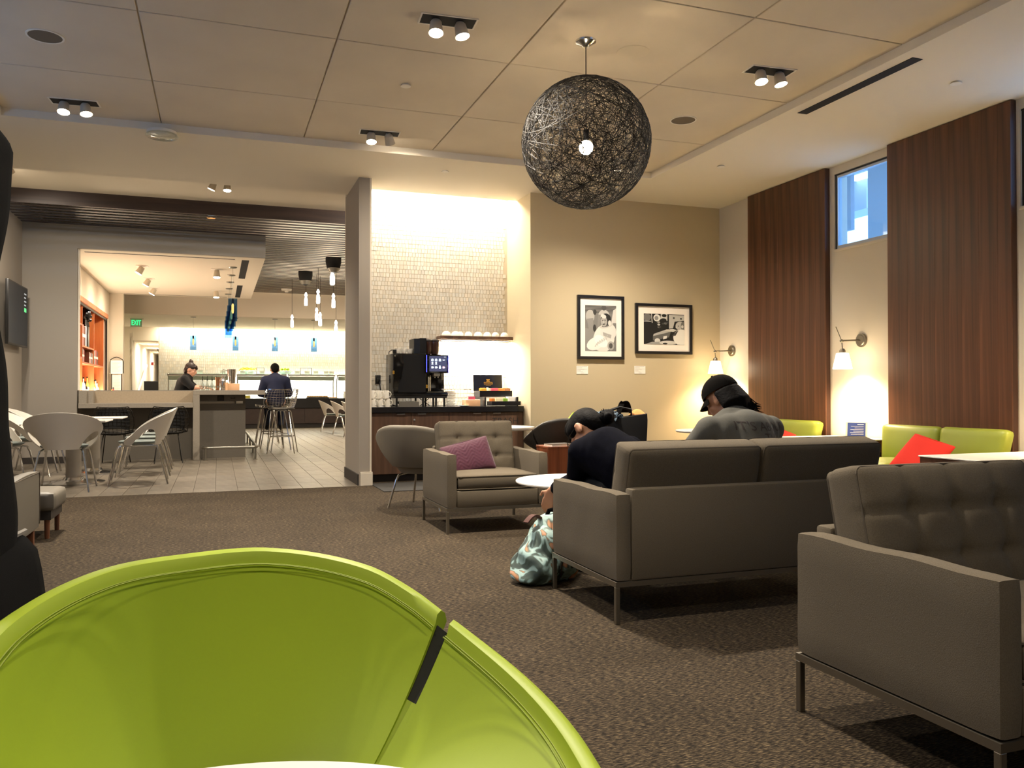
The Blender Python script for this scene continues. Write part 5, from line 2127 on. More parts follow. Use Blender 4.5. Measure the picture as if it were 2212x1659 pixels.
for k, (x, y) in enumerate(((2.10, 16.1), (1.77, 18.1))):
    t = thing('dome_speaker', ('black dome speaker hanging under the slats beside the pier', 'black dome speaker hanging under the slats above the bottle pendants')[k], 'speaker', (x, y, 3.68))
    G().lathe([(.001, -.30), (.07, -.28), (.125, -.20), (.15, -.08), (.15, 0)], 24).obj('dome', 'black_matte', t)
    G().lathe([(.075, -.281), (.128, -.205), (.126, -.20), (.07, -.275)], 24).obj('rim', 'steel', t)
for k, (x, y) in enumerate(((2.58, 16.6), (1.62, 21.3))):
    t = thing('smoke_detector', ('white smoke detector under the slats by the pier', 'white smoke detector at the far end of the slats')[k], 'detector', (x, y, 3.68))
    G().lathe([(.001, -.09), (.04, -.085), (.05, -.05), (.12, -.045), (.13, -.01), (.13, 0)], 24).obj('body', 'paint_white', t)
    G().lathe([(.001, -.10), (.02, -.098), (.022, -.085)], 12).obj('sensor_head', 'steel', t)
for x, y, aim, lb in ((-1.26, 15.90, (-2.3, 15.8, 1.5), 'canopy spotlight turned to the bottle shelves, nearest the dining side'), (-1.275, 17.60, (-2.3, 17.6, 1.4), 'middle canopy spotlight turned to the bottle shelves'), (-1.27, 19.12, (-2.3, 19.2, 1.4), 'farthest canopy spotlight turned to the bottle shelves'), (-.02, 15.88, (-.02, 15.5, 0), 'canopy spotlight shining straight down near the blue pendants'), (-.035, 19.2, (0, 18.9, 0), 'rear canopy spotlight shining straight down')):
    canopy_spot(x, y, aim, lb)
for k, (x, y) in enumerate(((-.1, 13.4), (3.3, 17.0), (3.1, 17.8), (3.2, 19.2))):
    t = thing('slat_downlight', ('amber downlight glowing between the first slats', 'amber downlight glowing between slats beside the pier, first', 'amber downlight glowing between slats beside the pier, second', 'amber downlight glowing between slats, farthest')[k], 'light', (x, y, 3.76))
    G().lathe([(.07, 0), (.07, .05), (.001, .05)], 20).obj('can', 'steel', t)
    G().lathe([(.001, .012), (.06, .012)], 20).obj('lamp_face', 'ember', t)
    lamp('SPOT', 'slat_beam', (x, y, 3.66), (60, 170, 170, 170)[k], (1, .84, .64), .05, (x - (.3 if k else 0), y + (1.6 if k else .3), 0), 140, 1)


# ---------------------------------------------------------------- back bar shelving
def back_bar():
    x0, x1 = -2.715, -2.31
    t = thing('bottle_shelf', 'orange wood shelving recessed in the wall behind the bar', 'shelf', (0, 0, 0))
    ys = [15.02, 17.05, 19.10]
    G().box(x0, x0 + .02, 15.02, 19.88, .98, 2.78).obj('back_board', 'wood_orange', t, False)
    for y in (15.02, 16.62, 18.12, 19.55):
        G().box(x0 + .02, x1, y, y + .035, .98, 2.76).obj('divider', 'wood_orange', t, False)
    for z, ya, yb in ((.97, 15.055, 16.62), (1.70, 15.055, 16.62), (2.30, 15.055, 16.62), (2.745, 15.055, 16.62), (.97, 16.655, 18.12), (1.62, 16.655, 18.12), (1.92, 16.655, 18.12), (2.745, 16.655, 18.12), (.97, 18.155, 19.55), (1.62, 18.155, 19.55), (2.745, 18.155, 19.55)):
        G().box(x0 + .02, x1, ya, yb, z, z + .03).obj('shelf_board', 'wood_orange', t, False)
    G().box(x1, x1 + .05, 15.0, 19.94, 2.70, 2.79).obj('head_trim', 'wood_orange', t, False)
    G().box(x1, x1 + .03, 19.9, 19.94, .95, 2.70).box(x1 - .01, x1 + .02, 15.0, 19.9, 2.66, 2.70).obj('door_track', 'dark_metal', t, False)
    rr = random.Random(6)
    n = 0
    cols = ('book_grey', 'red_plastic', 'book_brown', 'paper', 'book_pink', 'stone_dark')
    for z, y0, hh, cnt in ((1.95, 16.75, .40, 3), (1.65, 16.70, .25, 4), (1.65, 17.62, .23, 5), (2.33, 15.5, .34, 5), (1.65, 18.3, .30, 3)):
        y = y0
        for k in range(cnt):
            th = rr.uniform(.05, .12) if cnt > 3 else rr.uniform(.14, .24)
            n += 1
            c_ = cols[n % 6]
            b = thing('book', '%s book, %s in its row, %s compartment of the %s bar shelf' % (('grey', 'red', 'brown', 'white', 'pink', 'dark')[n % 6], ORD[k], 'nearest' if y < 16.6 else 'middle' if y < 18.1 else 'far', {1.65: 'second', 1.95: 'third', 2.33: 'top'}[z]), 'book', (x1 - .13, y + th / 2, z), 0, 'books on the bar shelves')
            G().box(-.11, .11, -th / 2 + .002, th / 2 - .002, 0, hh * rr.uniform(.85, 1), bev=.003, seg=1).obj('cover', c_, b, False)
            G().box(-.105, .111, -th / 2 + .006, th / 2 - .006, hh * .4, hh * .55).obj('title_band', 'paper', b, False)
            y += th + .004
    # metal head on a block
    k_ = thing('bust_block', 'black block under the shiny metal head', 'block', (x1 - .12, 17.62, 1.951))
    G().box(-.09, .09, -.10, .12, 0, .398, bev=.006).obj('block_body', 'black_plastic', k_)
    t = thing('metal_bust', 'shiny dark metal head on the upper bar shelf', 'sculpture', (x1 - .09, 17.62, 2.35))
    G().ball((0, 0, .24), (.105, .10, .135), 14).ball((.09, 0, .20), (.035, .022, .03), 8).ball((.06, 0, .13), (.06, .05, .04), 8).obj('head', 'bust_metal', t)
    G().cyl((0, 0, 0), (0, 0, .14), .08, .055, 18).obj('neck', 'bust_metal', t)
    # bottles
    cs = ('bottle_amber', 'bottle_dark', 'bottle_clear', 'bottle_gold', 'bottle_white')
    n = 0
    for z, ya, yb, cnt in ((1.0, 15.3, 16.55, 7), (1.0, 16.75, 18.05, 11), (1.0, 18.25, 19.45, 11), (1.73, 15.4, 16.5, 6)):
        for k in range(cnt):
            n += 1
            yy = ya + (yb - ya) * (k + .5) / cnt
            h = rr.uniform(.28, .44)
            r = rr.uniform(.032, .042)
            ci = n % 5
            b = thing('bottle', '%s bottle, %s in the %s compartment of the %s bar shelf' % (('amber', 'dark', 'clear', 'golden', 'white')[ci], ORD[k], 'nearest' if yy < 16.6 else 'middle' if yy < 18.1 else 'far', {1.0: 'lowest', 1.73: 'second'}[z]), 'bottle', (x1 - .10 - .05 * (k % 2), yy, z), 0, 'bottles on the bar shelves')
            G().lathe([(.001, 0), (r, .004), (r, h * .58), (r * .8, h * .66), (r * .34, h * .74), (r * .32, h * .93), (.001, h * .93)], 14).obj('glass_body', cs[ci], b)
            G().lathe([(r * 1.02, h * .15), (r * 1.02, h * .48)], 14).obj('bottle_label', 'paper', b)
            G().cyl((0, 0, h * .93), (0, 0, h), r * .38, n=10).obj('stopper', 'dark_metal', b)
    # work counter under the shelves with trays and glasses
    t = thing('back_counter', 'pale work counter under the bottle shelves', 'worktop', (-2.1, 17.4, 0))
    G().box(-.19, .2, -2.35, 2.5, .84, .90, bev=.003, seg=1).obj('slab', 'paint_white', t, False)
    G().box(-.19, .16, -2.35, 2.5, 0, .84).obj('cabinet_body', 'stone_dark', t, False)
    t = thing('bar_caddy', 'white tray of garnish jars on the back counter', 'tray', (-2.06, 16.9, .90))
    G().box(-.09, .09, -.35, .35, 0, .16, bev=.008).obj('tray_body', 'paint_white', t)
    for k in range(6):
        G().cyl((0, -.28 + k * .11, .16), (0, -.28 + k * .11, .24), .04, n=14).obj('jar', 'clear_glass', t)
    for k in range(10):
        b = thing('tumbler', 'clear tumbler on the back counter, %s from the dining side' % ORD[k], 'glass', (-2.02 + .05 * (k % 2), 17.5 + k * .14, .90), 0, 'tumblers on the back counter')
        G().lathe([(.001, .002), (.03, 0), (.037, .11), (.034, .11), (.028, .012), (.001, .01)], 16).obj('body', 'clear_glass', b)
    t = thing('soap_bottle', 'small red bottle on the back counter by the pier', 'bottle', (-2.12, 19.6, .90))
    G().lathe([(.001, 0), (.035, .004), (.035, .20), (.012, .23), (.012, .26), (.001, .26)], 14).obj('body', 'red_plastic', t)
    G().cyl((0, 0, .26), (0, 0, .30), .014, n=10).obj('stopper', 'black_plastic', t)
    t = thing('amber_bottle', 'amber bottle on the back counter by the pier', 'bottle', (-2.12, 19.35, .90))
    G().lathe([(.001, 0), (.035, .004), (.035, .16), (.014, .20), (.014, .25), (.001, .25)], 14).obj('body', 'bottle_amber', t)
    # menu stand before the pier
    t = thing('menu_stand', 'tall metal menu stand holding printed sheets before the white pier', 'sign', (-2.12, 20.2, 0))
    for sx in (-1, 1):
        G().tube([(sx * .10, .03, 0), (sx * .10, .02, 1.5), (sx * .135, .02, 1.52), (sx * .135, .02, 1.76), (sx * .12, .02, 1.82), (sx * .06, .02, 1.86), (0, .02, 1.875)], .009, 8).obj('post', 'dark_metal', t)
    G().box(-.16, .16, -.06, .12, 0, .015).obj('base', 'dark_metal', t, False)
    o = G().box(-.12, .12, 0, .006, 1.50, 1.80).obj('sheet', 'paper', t, False)
    g = G()
    for k in range(8):
        g.box(-.09, .09 - .03 * (k % 3), -.0012, -.0003, 1.76 - k * .03, 1.766 - k * .03)
    g.obj('printed_lines', 'print_grey', o, False)
    o = G().box(-.09, .09, .006, .012, 1.06, 1.48).obj('sheet', 'paper', t, False)
    g = G()
    for k in range(11):
        g.box(-.07, .07 - .03 * (k % 2), .0045, .0057, 1.45 - k * .034, 1.455 - k * .034)
    g.obj('printed_lines', 'print_grey', o, False)


# ---------------------------------------------------------------- things on the bar
def on_bar():
    z = 1.122
    for k in range(4):
        b = thing('swing_bottle', 'clear carafe with dark stopper on the bar, %s from the bartender' % ORD[k], 'bottle', (-.24 + k * .075, 14.74, z), 0, 'carafes on the bar')
        G().lathe([(.001, .0), (.03, .003), (.033, .05), (.02, .10), (.012, .13), (.011, .17), (.014, .18)], 16).obj('glass_body', 'clear_glass', b)
        G().lathe([(.001, .165), (.012, .165), (.013, .185), (.006, .19), (.004, .24), (.001, .24)], 12).obj('stopper', 'dark_metal', b)
    for k in range(9):
        b = thing('wine_glass', 'small stemmed glass on the bar before the carafes, %s from the bartender' % ORD[k], 'glass', (-.27 + k * .045, 14.58 + .05 * (k % 2), z), 0, 'stemmed glasses on the bar')
        G().lathe([(.02, 0), (.003, .004), (.003, .03), (.02, .045), (.024, .075), (.022, .075), (.001, .034)], 14).obj('body', 'clear_glass', b)
    t = thing('cocktail_shaker', 'polished steel cocktail shaker on the bar', 'shaker', (.085, 14.72, z))
    G().lathe([(.001, 0), (.04, .003), (.048, .14), (.046, .15), (.04, .19), (.022, .21), (.022, .235), (.001, .24)], 20).obj('body', 'chrome', t)
    t = thing('steel_tumbler', 'copper toned tumbler beside the cocktail shaker', 'shaker', (.0, 14.70, z))
    G().lathe([(.001, 0), (.03, .003), (.04, .22), (.037, .22), (.028, .01)], 20).obj('body', 'copper', t)
    t = thing('champagne_bucket', 'tall steel ice bucket standing on a pink block on the bar', 'bucket', (.225, 14.9, z))
    G().box(-.13, .13, -.09, .09, 0, .115, bev=.006).obj('block', 'peach_plastic', t)
    G().lathe([(.001, .115), (.055, .118), (.07, .36), (.073, .36), (.058, .125)], 24).obj('bucket', 'chrome', t)
    G().tube([(-.07, 0, .33), (-.14, 0, .36), (-.15, 0, .27), (-.06, 0, .24)], .006, 8).obj('ladle', 'steel', t)
    t = thing('straw_holder', 'beige jug with straws at the end of the peach block', 'jug', (.14, 14.60, z))
    G().lathe([(.001, 0), (.026, .002), (.032, .13), (.03, .13), (.024, .01)], 16).obj('body', 'peach_plastic', t)


# ---------------------------------------------------------------- buffet at the hall's back wall
def buffet():
    y = 26.25
    xs = [.62, 1.60, 2.55, 3.49, 4.43, 5.25]
    for k in range(5):
        t = thing('buffet_cabinet', 'dark wood buffet cabinet, %s from the bar' % ORD[k], 'cabinet', ((xs[k] + xs[k + 1]) / 2, y, 0), 0, 'buffet cabinets')
        a = (xs[k + 1] - xs[k]) / 2
        G().box(-a, a, .02, .6, .12, .60).obj('carcass', 'walnut_dark', t, False)
        G().box(-a, a, .06, .6, 0, .12).obj('toe_kick', 'base_dark', t, False)
        d = G().box(-a + .006, a - .006, 0, .02, .125, .60).obj('door', 'buffet_wood', t, False)
    t = thing('buffet_worktop', 'thick black stone buffet top along the hall back wall', 'worktop', (2.9, y, 0))
    G().box(-2.4, 2.38, -.06, .62, .60, .90, bev=.004, seg=1).obj('front_slab', 'counter_black', t, False)
    # sneeze guards
    gx = [-1.40, .55, 2.06, 3.55]
    wx = [1.85, 1.45, 1.42, .88]
    for k in range(4):
        t = thing('sneeze_guard', 'glass sneeze guard with steel frame over the buffet, %s from the corridor' % ORD[k], 'sneeze guard', (gx[k], y, .90), 0, 'sneeze guards on the buffet')
        w_ = wx[k]
        G().box(0, w_, .05, .5, .74, .752).obj('top_glass', 'guard_glass', t, False)
        G().box(.03, w_ - .03, .02, .032, .56, .68).obj('front_glass', 'guard_dark', t, False)
        G().box(0, w_, .02, .05, .69, .74).obj('light_bar', 'steel', t, False)
        G().box(.05, w_ - .05, .055, .075, .70, .72).obj('light_tube', 'tube_light', t, False)
        for x in (.02, w_ - .02):
            G().tube([(x, .30, 0), (x, .30, .50), (x, .24, .60), (x, .06, .72)], .018, 8).ball((x, .06, .72), .035, 8).obj('post', 'steel', t)
    if True:
        t = thing('buffet_ledge', 'grey support counter of the buffet behind the bar', 'worktop', (-.4, y, 0))
        G().box(-1.2, .9, 0, .6, .84, .90).box(-1.2, .9, .05, .6, 0, .84).obj('body', 'stone_dark', t, False)
    cards = [(-.5, 'a'), (.15, 'b'), (.72, 'c'), (.93, 'd'), (1.28, 'e'), (2.33, 'f'), (2.63, 'g'), (2.9, 'h'), (3.22, 'i'), (3.38, 'j'), (4.18, 'k')]
    for k, (x, _) in enumerate(cards):
        c = thing('food_card', 'white food card on the sneeze guard, %s from the corridor' % ORD[k], 'card', (x, y + .10, .90 + .752), 0, 'food cards on the buffet')
        G().box(-.075, .075, 0, .004, 0, .10, mx=Matrix.Rotation(RAD(-12), 4, 'X')).obj('card', 'paper', c, False)
        G().box(-.05, .05, -.001, -.0002, .05, .058, mx=Matrix.Rotation(RAD(-12), 4, 'X')).obj('printed_line', 'print_grey', c, False)
    # fruit on the guards
    def bowl(x, lb, fruit):
        t = thing('fruit_bowl', lb, 'bowl', (x, y + .32, 1.652))
        G().lathe([(.10, 0), (.12, .004), (.25, .09), (.265, .10), (.255, .105), (.23, .09), (.11, .015), (.001, .012)], 32).obj('dish', 'white_ceramic', t)
        return t
    bowl(.88, 'white dish heaped with bananas on the buffet guard', 0)
    rr = random.Random(9)
    for k in range(8):
        b = thing('banana', 'yellow banana in the heap on the buffet guard, %s from the corridor side' % ORD[k], 'fruit', (.88 + (k - 3.5) * .055, y + .26 + .04 * (k % 3), 1.76 + .03 * (k % 2)), RAD(-50 + 15 * k), 'bananas on the buffet')
        pts = [Vector((-.11 + .22 * q / 8, .0, .05 * sin(PI * q / 8))) for q in range(9)]
        G().tube(pts, [.006, .016, .021, .023, .023, .022, .019, .013, .007], 8).obj('peel', 'banana', b)
        G().cyl(pts[8], pts[8] + Vector((.02, 0, -.01)), .006, n=6).obj('stem', 'wood_leg', b)
    bowl(1.98, 'white dish heaped with green apples on the buffet guard', 0)
    for k, (dx, dy, dz) in enumerate([(-.16, 0, 0), (-.10, -.02, .065), (-.085, -.08, 0), (-.075, .06, 0), (-.01, -.04, .07), (0, -.10, 0), (.01, .04, .07), (.06, .07, 0), (.08, -.07, 0), (.09, 0, .065), (.16, 0, 0)]):
        b = thing('apple', 'green apple in the heaped dish on the buffet guard, %s from the corridor side' % ORD[k], 'fruit', (1.98 + dx, y + .32 + dy, 1.735 + dz), 0, 'apples on the buffet')
        G().lathe([(.001, -.04), (.02, -.042), (.04, -.02), (.046, .005), (.036, .032), (.014, .036), (.001, .028)], 14).obj('flesh', 'apple_green', b)
        G().cyl((0, 0, .03), (.004, 0, .052), .003, n=6).obj('stem', 'wood_leg', b)
    for k, (x, w_) in enumerate(((1.24, .22), (2.62, .34))):
        t = thing('wire_rack', ('small wire rack beside the bananas on the buffet guard', 'long low wire rack with clip on the buffet guard')[k], 'rack', (x, y + .3, 1.652))
        G().tube([(-w_ / 2, 0, 0), (-w_ / 2, 0, .20), (w_ / 2, 0, .20), (w_ / 2, 0, 0)], .006, 6).tube([(-w_ / 2, .08, 0), (-w_ / 2, .08, .20), (w_ / 2, .08, .20), (w_ / 2, .08, 0)], .006, 6).obj('frame', 'dark_metal', t)
        G().tube([(-w_ / 2, 0, .0), (-w_ / 2, .08, 0), (w_ / 2, .08, 0), (w_ / 2, 0, 0)], .005, 6, True).obj('foot', 'dark_metal', t)
    # dishes under the guards
    t = thing('serving_tray', 'black oblong tray of pastries on the buffet top', 'tray', (2.95, y + .12, .90))
    G().box(-.34, .34, -.13, .13, 0, .035, bev=.01).obj('tray_body', 'black_plastic', t)
    for k in range(9):
        G().ball((-.28 + k * .07, .03 * (-1) ** k, .055), (.05, .06, .03), 8).obj('pastry', 'pastry', t)
    t = thing('milk_jug', 'white jug with collar on the buffet top', 'jug', (3.82, y + .14, .90))
    G().lathe([(.001, 0), (.07, .003), (.075, .11), (.05, .15), (.05, .17), (.07, .22), (.066, .22), (.045, .17)], 20).obj('body', 'white_ceramic', t)
    t = thing('serving_tray', 'flat white tray of sliced food beside the white jug', 'tray', (3.42, y + .14, .90))
    G().box(-.17, .17, -.12, .12, 0, .018, bev=.006).obj('tray_body', 'white_ceramic', t)
    for k in range(6):
        G().box(-.14 + k * .045, -.105 + k * .045, -.09, .09, .018, .04, bev=.004, seg=1).obj('slice', 'pastry', t)
    for k in range(5):
        b = thing('plate', 'white plate in the buffet stack, %s from the counter' % ORD[k], 'plate', (4.22, y + .2, .90 + .016 * k), 0, 'plates on the buffet')
        G().lathe([(.001, .003), (.08, .003), (.13, .014), (.13, .017), (.08, .006), (.001, .006)], 24).obj('dish', 'white_ceramic', b)
    for k in range(4):
        b = thing('buffet_cup', 'white cup on the buffet behind the plates, %s from the jug' % ORD[k], 'cup', (4.02 + .1 * k, y + .42, .90), 0, 'cups on the buffet')
        cup_geo(b, .04, .09)
    t = thing('sauce_bottle', 'red bottle at the end of the buffet', 'bottle', (4.80, y + .2, .90))
    G().lathe([(.001, 0), (.05, .004), (.05, .14), (.02, .24), (.016, .30), (.001, .30)], 14).obj('body', 'red_plastic', t)
    G().cyl((0, 0, .3), (0, 0, .34), .012, n=8).obj('stopper', 'orange_cloth', t)
    t = thing('syrup_bottle', 'black pump bottle at the end of the buffet', 'bottle', (5.0, y + .2, .90))
    G().lathe([(.001, 0), (.05, .004), (.05, .16), (.02, .19), (.02, .22), (.001, .22)], 14).obj('body', 'black_plastic', t)
    G().tube([(0, 0, .22), (0, 0, .25), (-.05, 0, .25)], .012, 8).obj('pump', 'black_plastic', t)
    # yellow labelled box end behind the stools
    t = thing('snack_box', 'yellow and white carton on the buffet top by the bar', 'box', (.92, y + .06, .90))
    G().box(-.24, .02, -.08, .08, 0, .10, bev=.003, seg=1).obj('carton', 'paper', t, False)
    G().box(-.21, -.0, -.0812, -.08, .015, .085).obj('front_print', 'sign_yellow', t, False)
    # dark steps at the corridor
    t = thing('luggage_bin', 'black chest of drawers standing in the corridor', 'chest', (-1.98, 29.2, 0))
    G().box(-.28, .26, 0, .45, 0, 1.46, bev=.005, seg=1).obj('body', 'black_matte', t, False)
    for k in range(4):
        G().box(-.27, .25, -.006, 0, .1 + k * .34, .42 + k * .34).obj('drawer_front', 'black_plastic', t, False)
    t = thing('handrail', 'cream handrail sloping up along the corridor wall', 'rail', (-2.40, 28.3, 0))
    G().tube([(.03, -.6, .95), (.03, .9, 1.30), (.03, 3.4, 2.05)], .035, 10).obj('rail', 'paint_cream', t)
    for yy, zz in ((-.2, 1.04), (1.8, 1.57)):
        G().cyl((.03, yy, zz), (-.02, yy, zz - .05), .012, n=8).obj('bracket', 'steel', t)


def corridor():
    t = thing('exit_sign', 'green lit exit sign hanging before the corridor', 'sign', (-2.04, 23.9, 3.05))
    G().box(-.15, .18, -.006, 0, -.012, 0).obj('hanging_rail', 'steel', t, False)
    G().box(-.14, .14, -.012, .012, -.22, -.012, bev=.002, seg=1).obj('acrylic_plate', 'exit_plate', t, False)
    tx = text('lettering', 'EXIT', .185, 'exit_green', t, (0, -.0135, -.115), (PI / 2, 0, 0), .002, bold=.004)
    tx.data.transform(Matrix.Diagonal((.62, 1, 1, 1)))
    for k, (x, y) in enumerate(((-1.98, 29.0), (-2.0, 31.6), (-2.0, 35.0))):
        t = thing('corridor_light', 'flat ceiling light in the corridor, %s from the hall' % ORD[k], 'light', (x, y, 2.66), 0, 'corridor ceiling lights')
        G().box(-.16, .16, -.16, .16, -.012, 0).obj('frame', 'paint_white', t, False)
        G().box(-.14, .14, -.14, .14, -.016, -.012).obj('diffuser', 'panel_light', t, False)
        lamp('AREA', 'corridor_panel', (x, y, 2.63), 22, (1, .95, .85), .28, (x, y, 0))
    t = thing('security_camera', 'black dome camera on the corridor ceiling', 'camera', (-1.98, 32.4, 2.66))
    G().lathe([(.001, -.11), (.06, -.09), (.08, -.04), (.08, 0)], 18).obj('dome', 'black_gloss', t)
    G().lathe([(.08, -.012), (.10, -.01), (.10, 0)], 18).obj('collar', 'dark_metal', t)
    t = thing('alarm_beacon', 'small red alarm beacon high on the corridor wall', 'alarm', (-2.41, 34.5, 2.2))
    G().box(0, .08, -.06, .06, -.06, .06, bev=.01).obj('body', 'red_plastic', t)
    G().box(.08, .10, -.04, .04, -.03, .03).obj('lens', 'paper', t, False)


back_bar()
on_bar()
buffet()
corridor()

# ================================================================ PEOPLE
def frame_axes(fwd, upv=(0, 0, 1)):
    f = Vector(fwd).normalized()
    u = Vector(upv)
    r = f.cross(u).normalized()
    u = r.cross(f).normalized()
    return f, u, r


def hand(g, wrist, d, n, side, curl=.5, s=1.0):
    """palm, four unequal bent fingers and a thumb leaving the palm's side; d = finger direction, n = palm normal"""
    w = Vector(wrist)
    d = Vector(d).normalized()
    n = Vector(n)
    n = (n - d * n.dot(d)).normalized()
    sd = d.cross(n) * side
    for k in range(4):
        o = (k - 1.5) * .0185 * s
        g.cap(w + sd * o * .55 + d * .012 * s, .0165 * s, w + sd * o + d * .082 * s, .0125 * s, 8)
        L = (.030, .036, .033, .026)[k] * s
        p = w + sd * o * 1.05 + d * .088 * s
        a = curl * .5
        for q in range(3):
            dr = (d * cos(a) + n * sin(a)).normalized()
            p2 = p + dr * L * (1 - .14 * q)
            g.cap(p, (.0098 - .0008 * q) * s, p2, (.009 - .0008 * q) * s, 8)
            p = p2
            a += curl * .75
    t0 = w + sd * -.024 * s + d * .026 * s
    t1 = t0 + (d * .55 - sd * .75 + n * .25).normalized() * .042 * s
    t2 = t1 + (d * .85 - sd * .25 + n * .35).normalized() * .036 * s
    g.cap(t0, .0125 * s, t1, .0105 * s, 8)
    g.cap(t1, .0105 * s, t2, .0085 * s, 8)


def head_geo(g, c, fwd, upv, s=1.0):
    f, u, r = frame_axes(fwd, upv)
    mx = Matrix((( r.x, f.x, u.x, 0), (r.y, f.y, u.y, 0), (r.z, f.z, u.z, 0), (0, 0, 0, 1)))
    c = Vector(c)

    def P(x, y, z):
        return c + (r * x + f * y + u * z) * s

    def E(x, y, z, a, b, d):
        g.ball(P(x, y, z), (a * s, b * s, d * s), 12, mx)
    E(0, -.012, .028, .076, .096, .092)
    E(0, .022, -.035, .058, .068, .078)
    E(0, .050, -.085, .034, .034, .026)
    E(0, .078, .012, .048, .018, .014)
    g.cap(P(0, .088, .008), .009 * s, P(0, .108, -.026), .0135 * s, 8)
    E(.012, .097, -.030, .009, .010, .008)
    E(-.012, .097, -.030, .009, .010, .008)
    E(0, .084, -.058, .026, .014, .008)
    E(0, .080, -.069, .022, .014, .008)
    for sx in (-1, 1):
        E(sx * .078, -.010, -.010, .008, .022, .033)
        E(sx * .080, -.012, .012, .009, .018, .014)
        E(sx * .044, .055, -.028, .022, .022, .020)
    return P, mx


def person(label, J, face, upv, skin='skin', s=1.0, r=1.0, voxel=.009, hands=None, base=None):
    """J: joint name -> world point. One continuous body; returns (body, head-frame function, head axes)"""
    base = Vector(base)
    J = {k: Vector(v) - base for k, v in J.items()}
    store = {}

    def build(g):
        g.cap(J['pelvis'], .125 * r, J['waist'], .118 * r)
        g.cap(J['waist'], .112 * r, J['chest'], .125 * r)
        g.cap(J['chest'], .11 * r, J['neck'], .06 * r)
        g.cap(J['shL'], .06 * r, J['shR'], .06 * r)
        g.cap(J['chest'] + (J['shL'] - J['chest']) * .45, .095 * r, J['chest'] + (J['shR'] - J['chest']) * .45, .095 * r)
        g.cap(J['neck'], .055 * s, J['head'] - Vector(upv).normalized() * .03, .05 * s)
        store['P'], store['mx'] = head_geo(g, J['head'], face, upv, s)
        for q in 'LR':
            g.cap(J['sh' + q], .052 * r, J['el' + q], .040 * r)
            g.cap(J['el' + q], .040 * r, J['wr' + q], .027 * r)
            d = J['wr' + q] - J['el' + q]
            hn = (hands or {}).get(q, (d, (0, 0, -1), .5))
            hand(g, J['wr' + q], hn[0], hn[1], 1 if q == 'L' else -1, hn[2], s)
            g.cap(J['pelvis'] + (J['hip' + q] - J['pelvis']) * .7, .10 * r, J['kn' + q], .062 * r)
            g.cap(J['hip' + q], .088 * r, J['kn' + q], .060 * r)
            g.cap(J['kn' + q], .058 * r, J['an' + q], .036 * r)
            g.cap(J['an' + q], .036 * r, J['toe' + q], .026 * r)
    o = melt('person', skin, build, voxel, 5)
    tag(o, label, 'person')
    o.location = base
    return o, store['P'], store['mx'], J


def trousers(o, J, m, r=1.0, voxel=.012):
    def build(g):
        g.cap(J['pelvis'], .137 * r, J['waist'], .12 * r)
        for q in 'LR':
            g.cap(J['pelvis'] + (J['hip' + q] - J['pelvis']) * .7, .112 * r, J['kn' + q], .075 * r)
            g.cap(J['kn' + q], .073 * r, J['an' + q] + Vector((0, 0, .02)), .055 * r)
    return melt('trousers', m, build, voxel, 5, o)


def shoes(o, J, m='black_matte'):
    for q in 'LR':
        def build(g, q=q):
            g.cap(J['an' + q] + Vector((0, 0, -.01)), .05, J['toe' + q], .042)
            g.cap(J['an' + q] + Vector((0, 0, -.02)), .045, J['toe' + q] + Vector((0, 0, -.004)), .040)
        melt('shoe', m, build, .012, 3, o)


def shirt(o, J, m, r=1.0, sleeve=1.0, voxel=.010, extra=None, name='shirt', lowest=None):
    def build(g):
        g.cap(lowest or J['pelvis'], .145 * r, J['waist'], .140 * r)
        g.cap(J['waist'], .136 * r, J['chest'], .142 * r)
        g.cap(J['chest'], .128 * r, J['neck'] - (J['neck'] - J['chest']).normalized() * .03, .072 * r)
        g.cap(J['shL'], .076 * r, J['shR'], .076 * r)
        g.cap(J['chest'] + (J['shL'] - J['chest']) * .5, .108 * r, J['chest'] + (J['shR'] - J['chest']) * .5, .108 * r)
        g.cap(J['neck'] - (J['neck'] - J['chest']) * .2, .088 * r, J['chest'] + (J['shL'] - J['chest']) * .8, .075 * r)
        g.cap(J['neck'] - (J['neck'] - J['chest']) * .2, .088 * r, J['chest'] + (J['shR'] - J['chest']) * .8, .075 * r)
        for q in 'LR':
            e = J['sh' + q] + (J['el' + q] - J['sh' + q]) * min(1, sleeve * 2)
            g.cap(J['sh' + q], .072 * r, e, .060 * r)
            if sleeve > .5:
                w_ = J['el' + q] + (J['wr' + q] - J['el' + q]) * (sleeve - .5) * 2
                g.cap(J['el' + q], .060 * r, w_, .042 * r)
        if extra:
            extra(g)
    return melt(name, m, build, voxel, 22, o)


def face_bits(o, P, mx, s=1.0):
    for sx in (-1, 1):
        G().ball(P(sx * .031, .076, .004), (.0105 * s, .007 * s, .0058 * s), 8, mx).obj('eye', 'eye_white', o)
        G().ball(P(sx * .031, .0835, .004), (.005 * s, .002 * s, .005 * s), 8, mx).obj('iris', 'hair_black', o)
        g = G()
        g.tube([P(sx * .014, .088, .022), P(sx * .032, .086, .028), P(sx * .050, .074, .022)], .0035 * s, 6)
        g.obj('eyebrow', 'hair_black', o)
    G().ball(P(0, .094, -.062), (.024 * s, .006 * s, .0075 * s), 8, mx).obj('lips', 'lip', o)


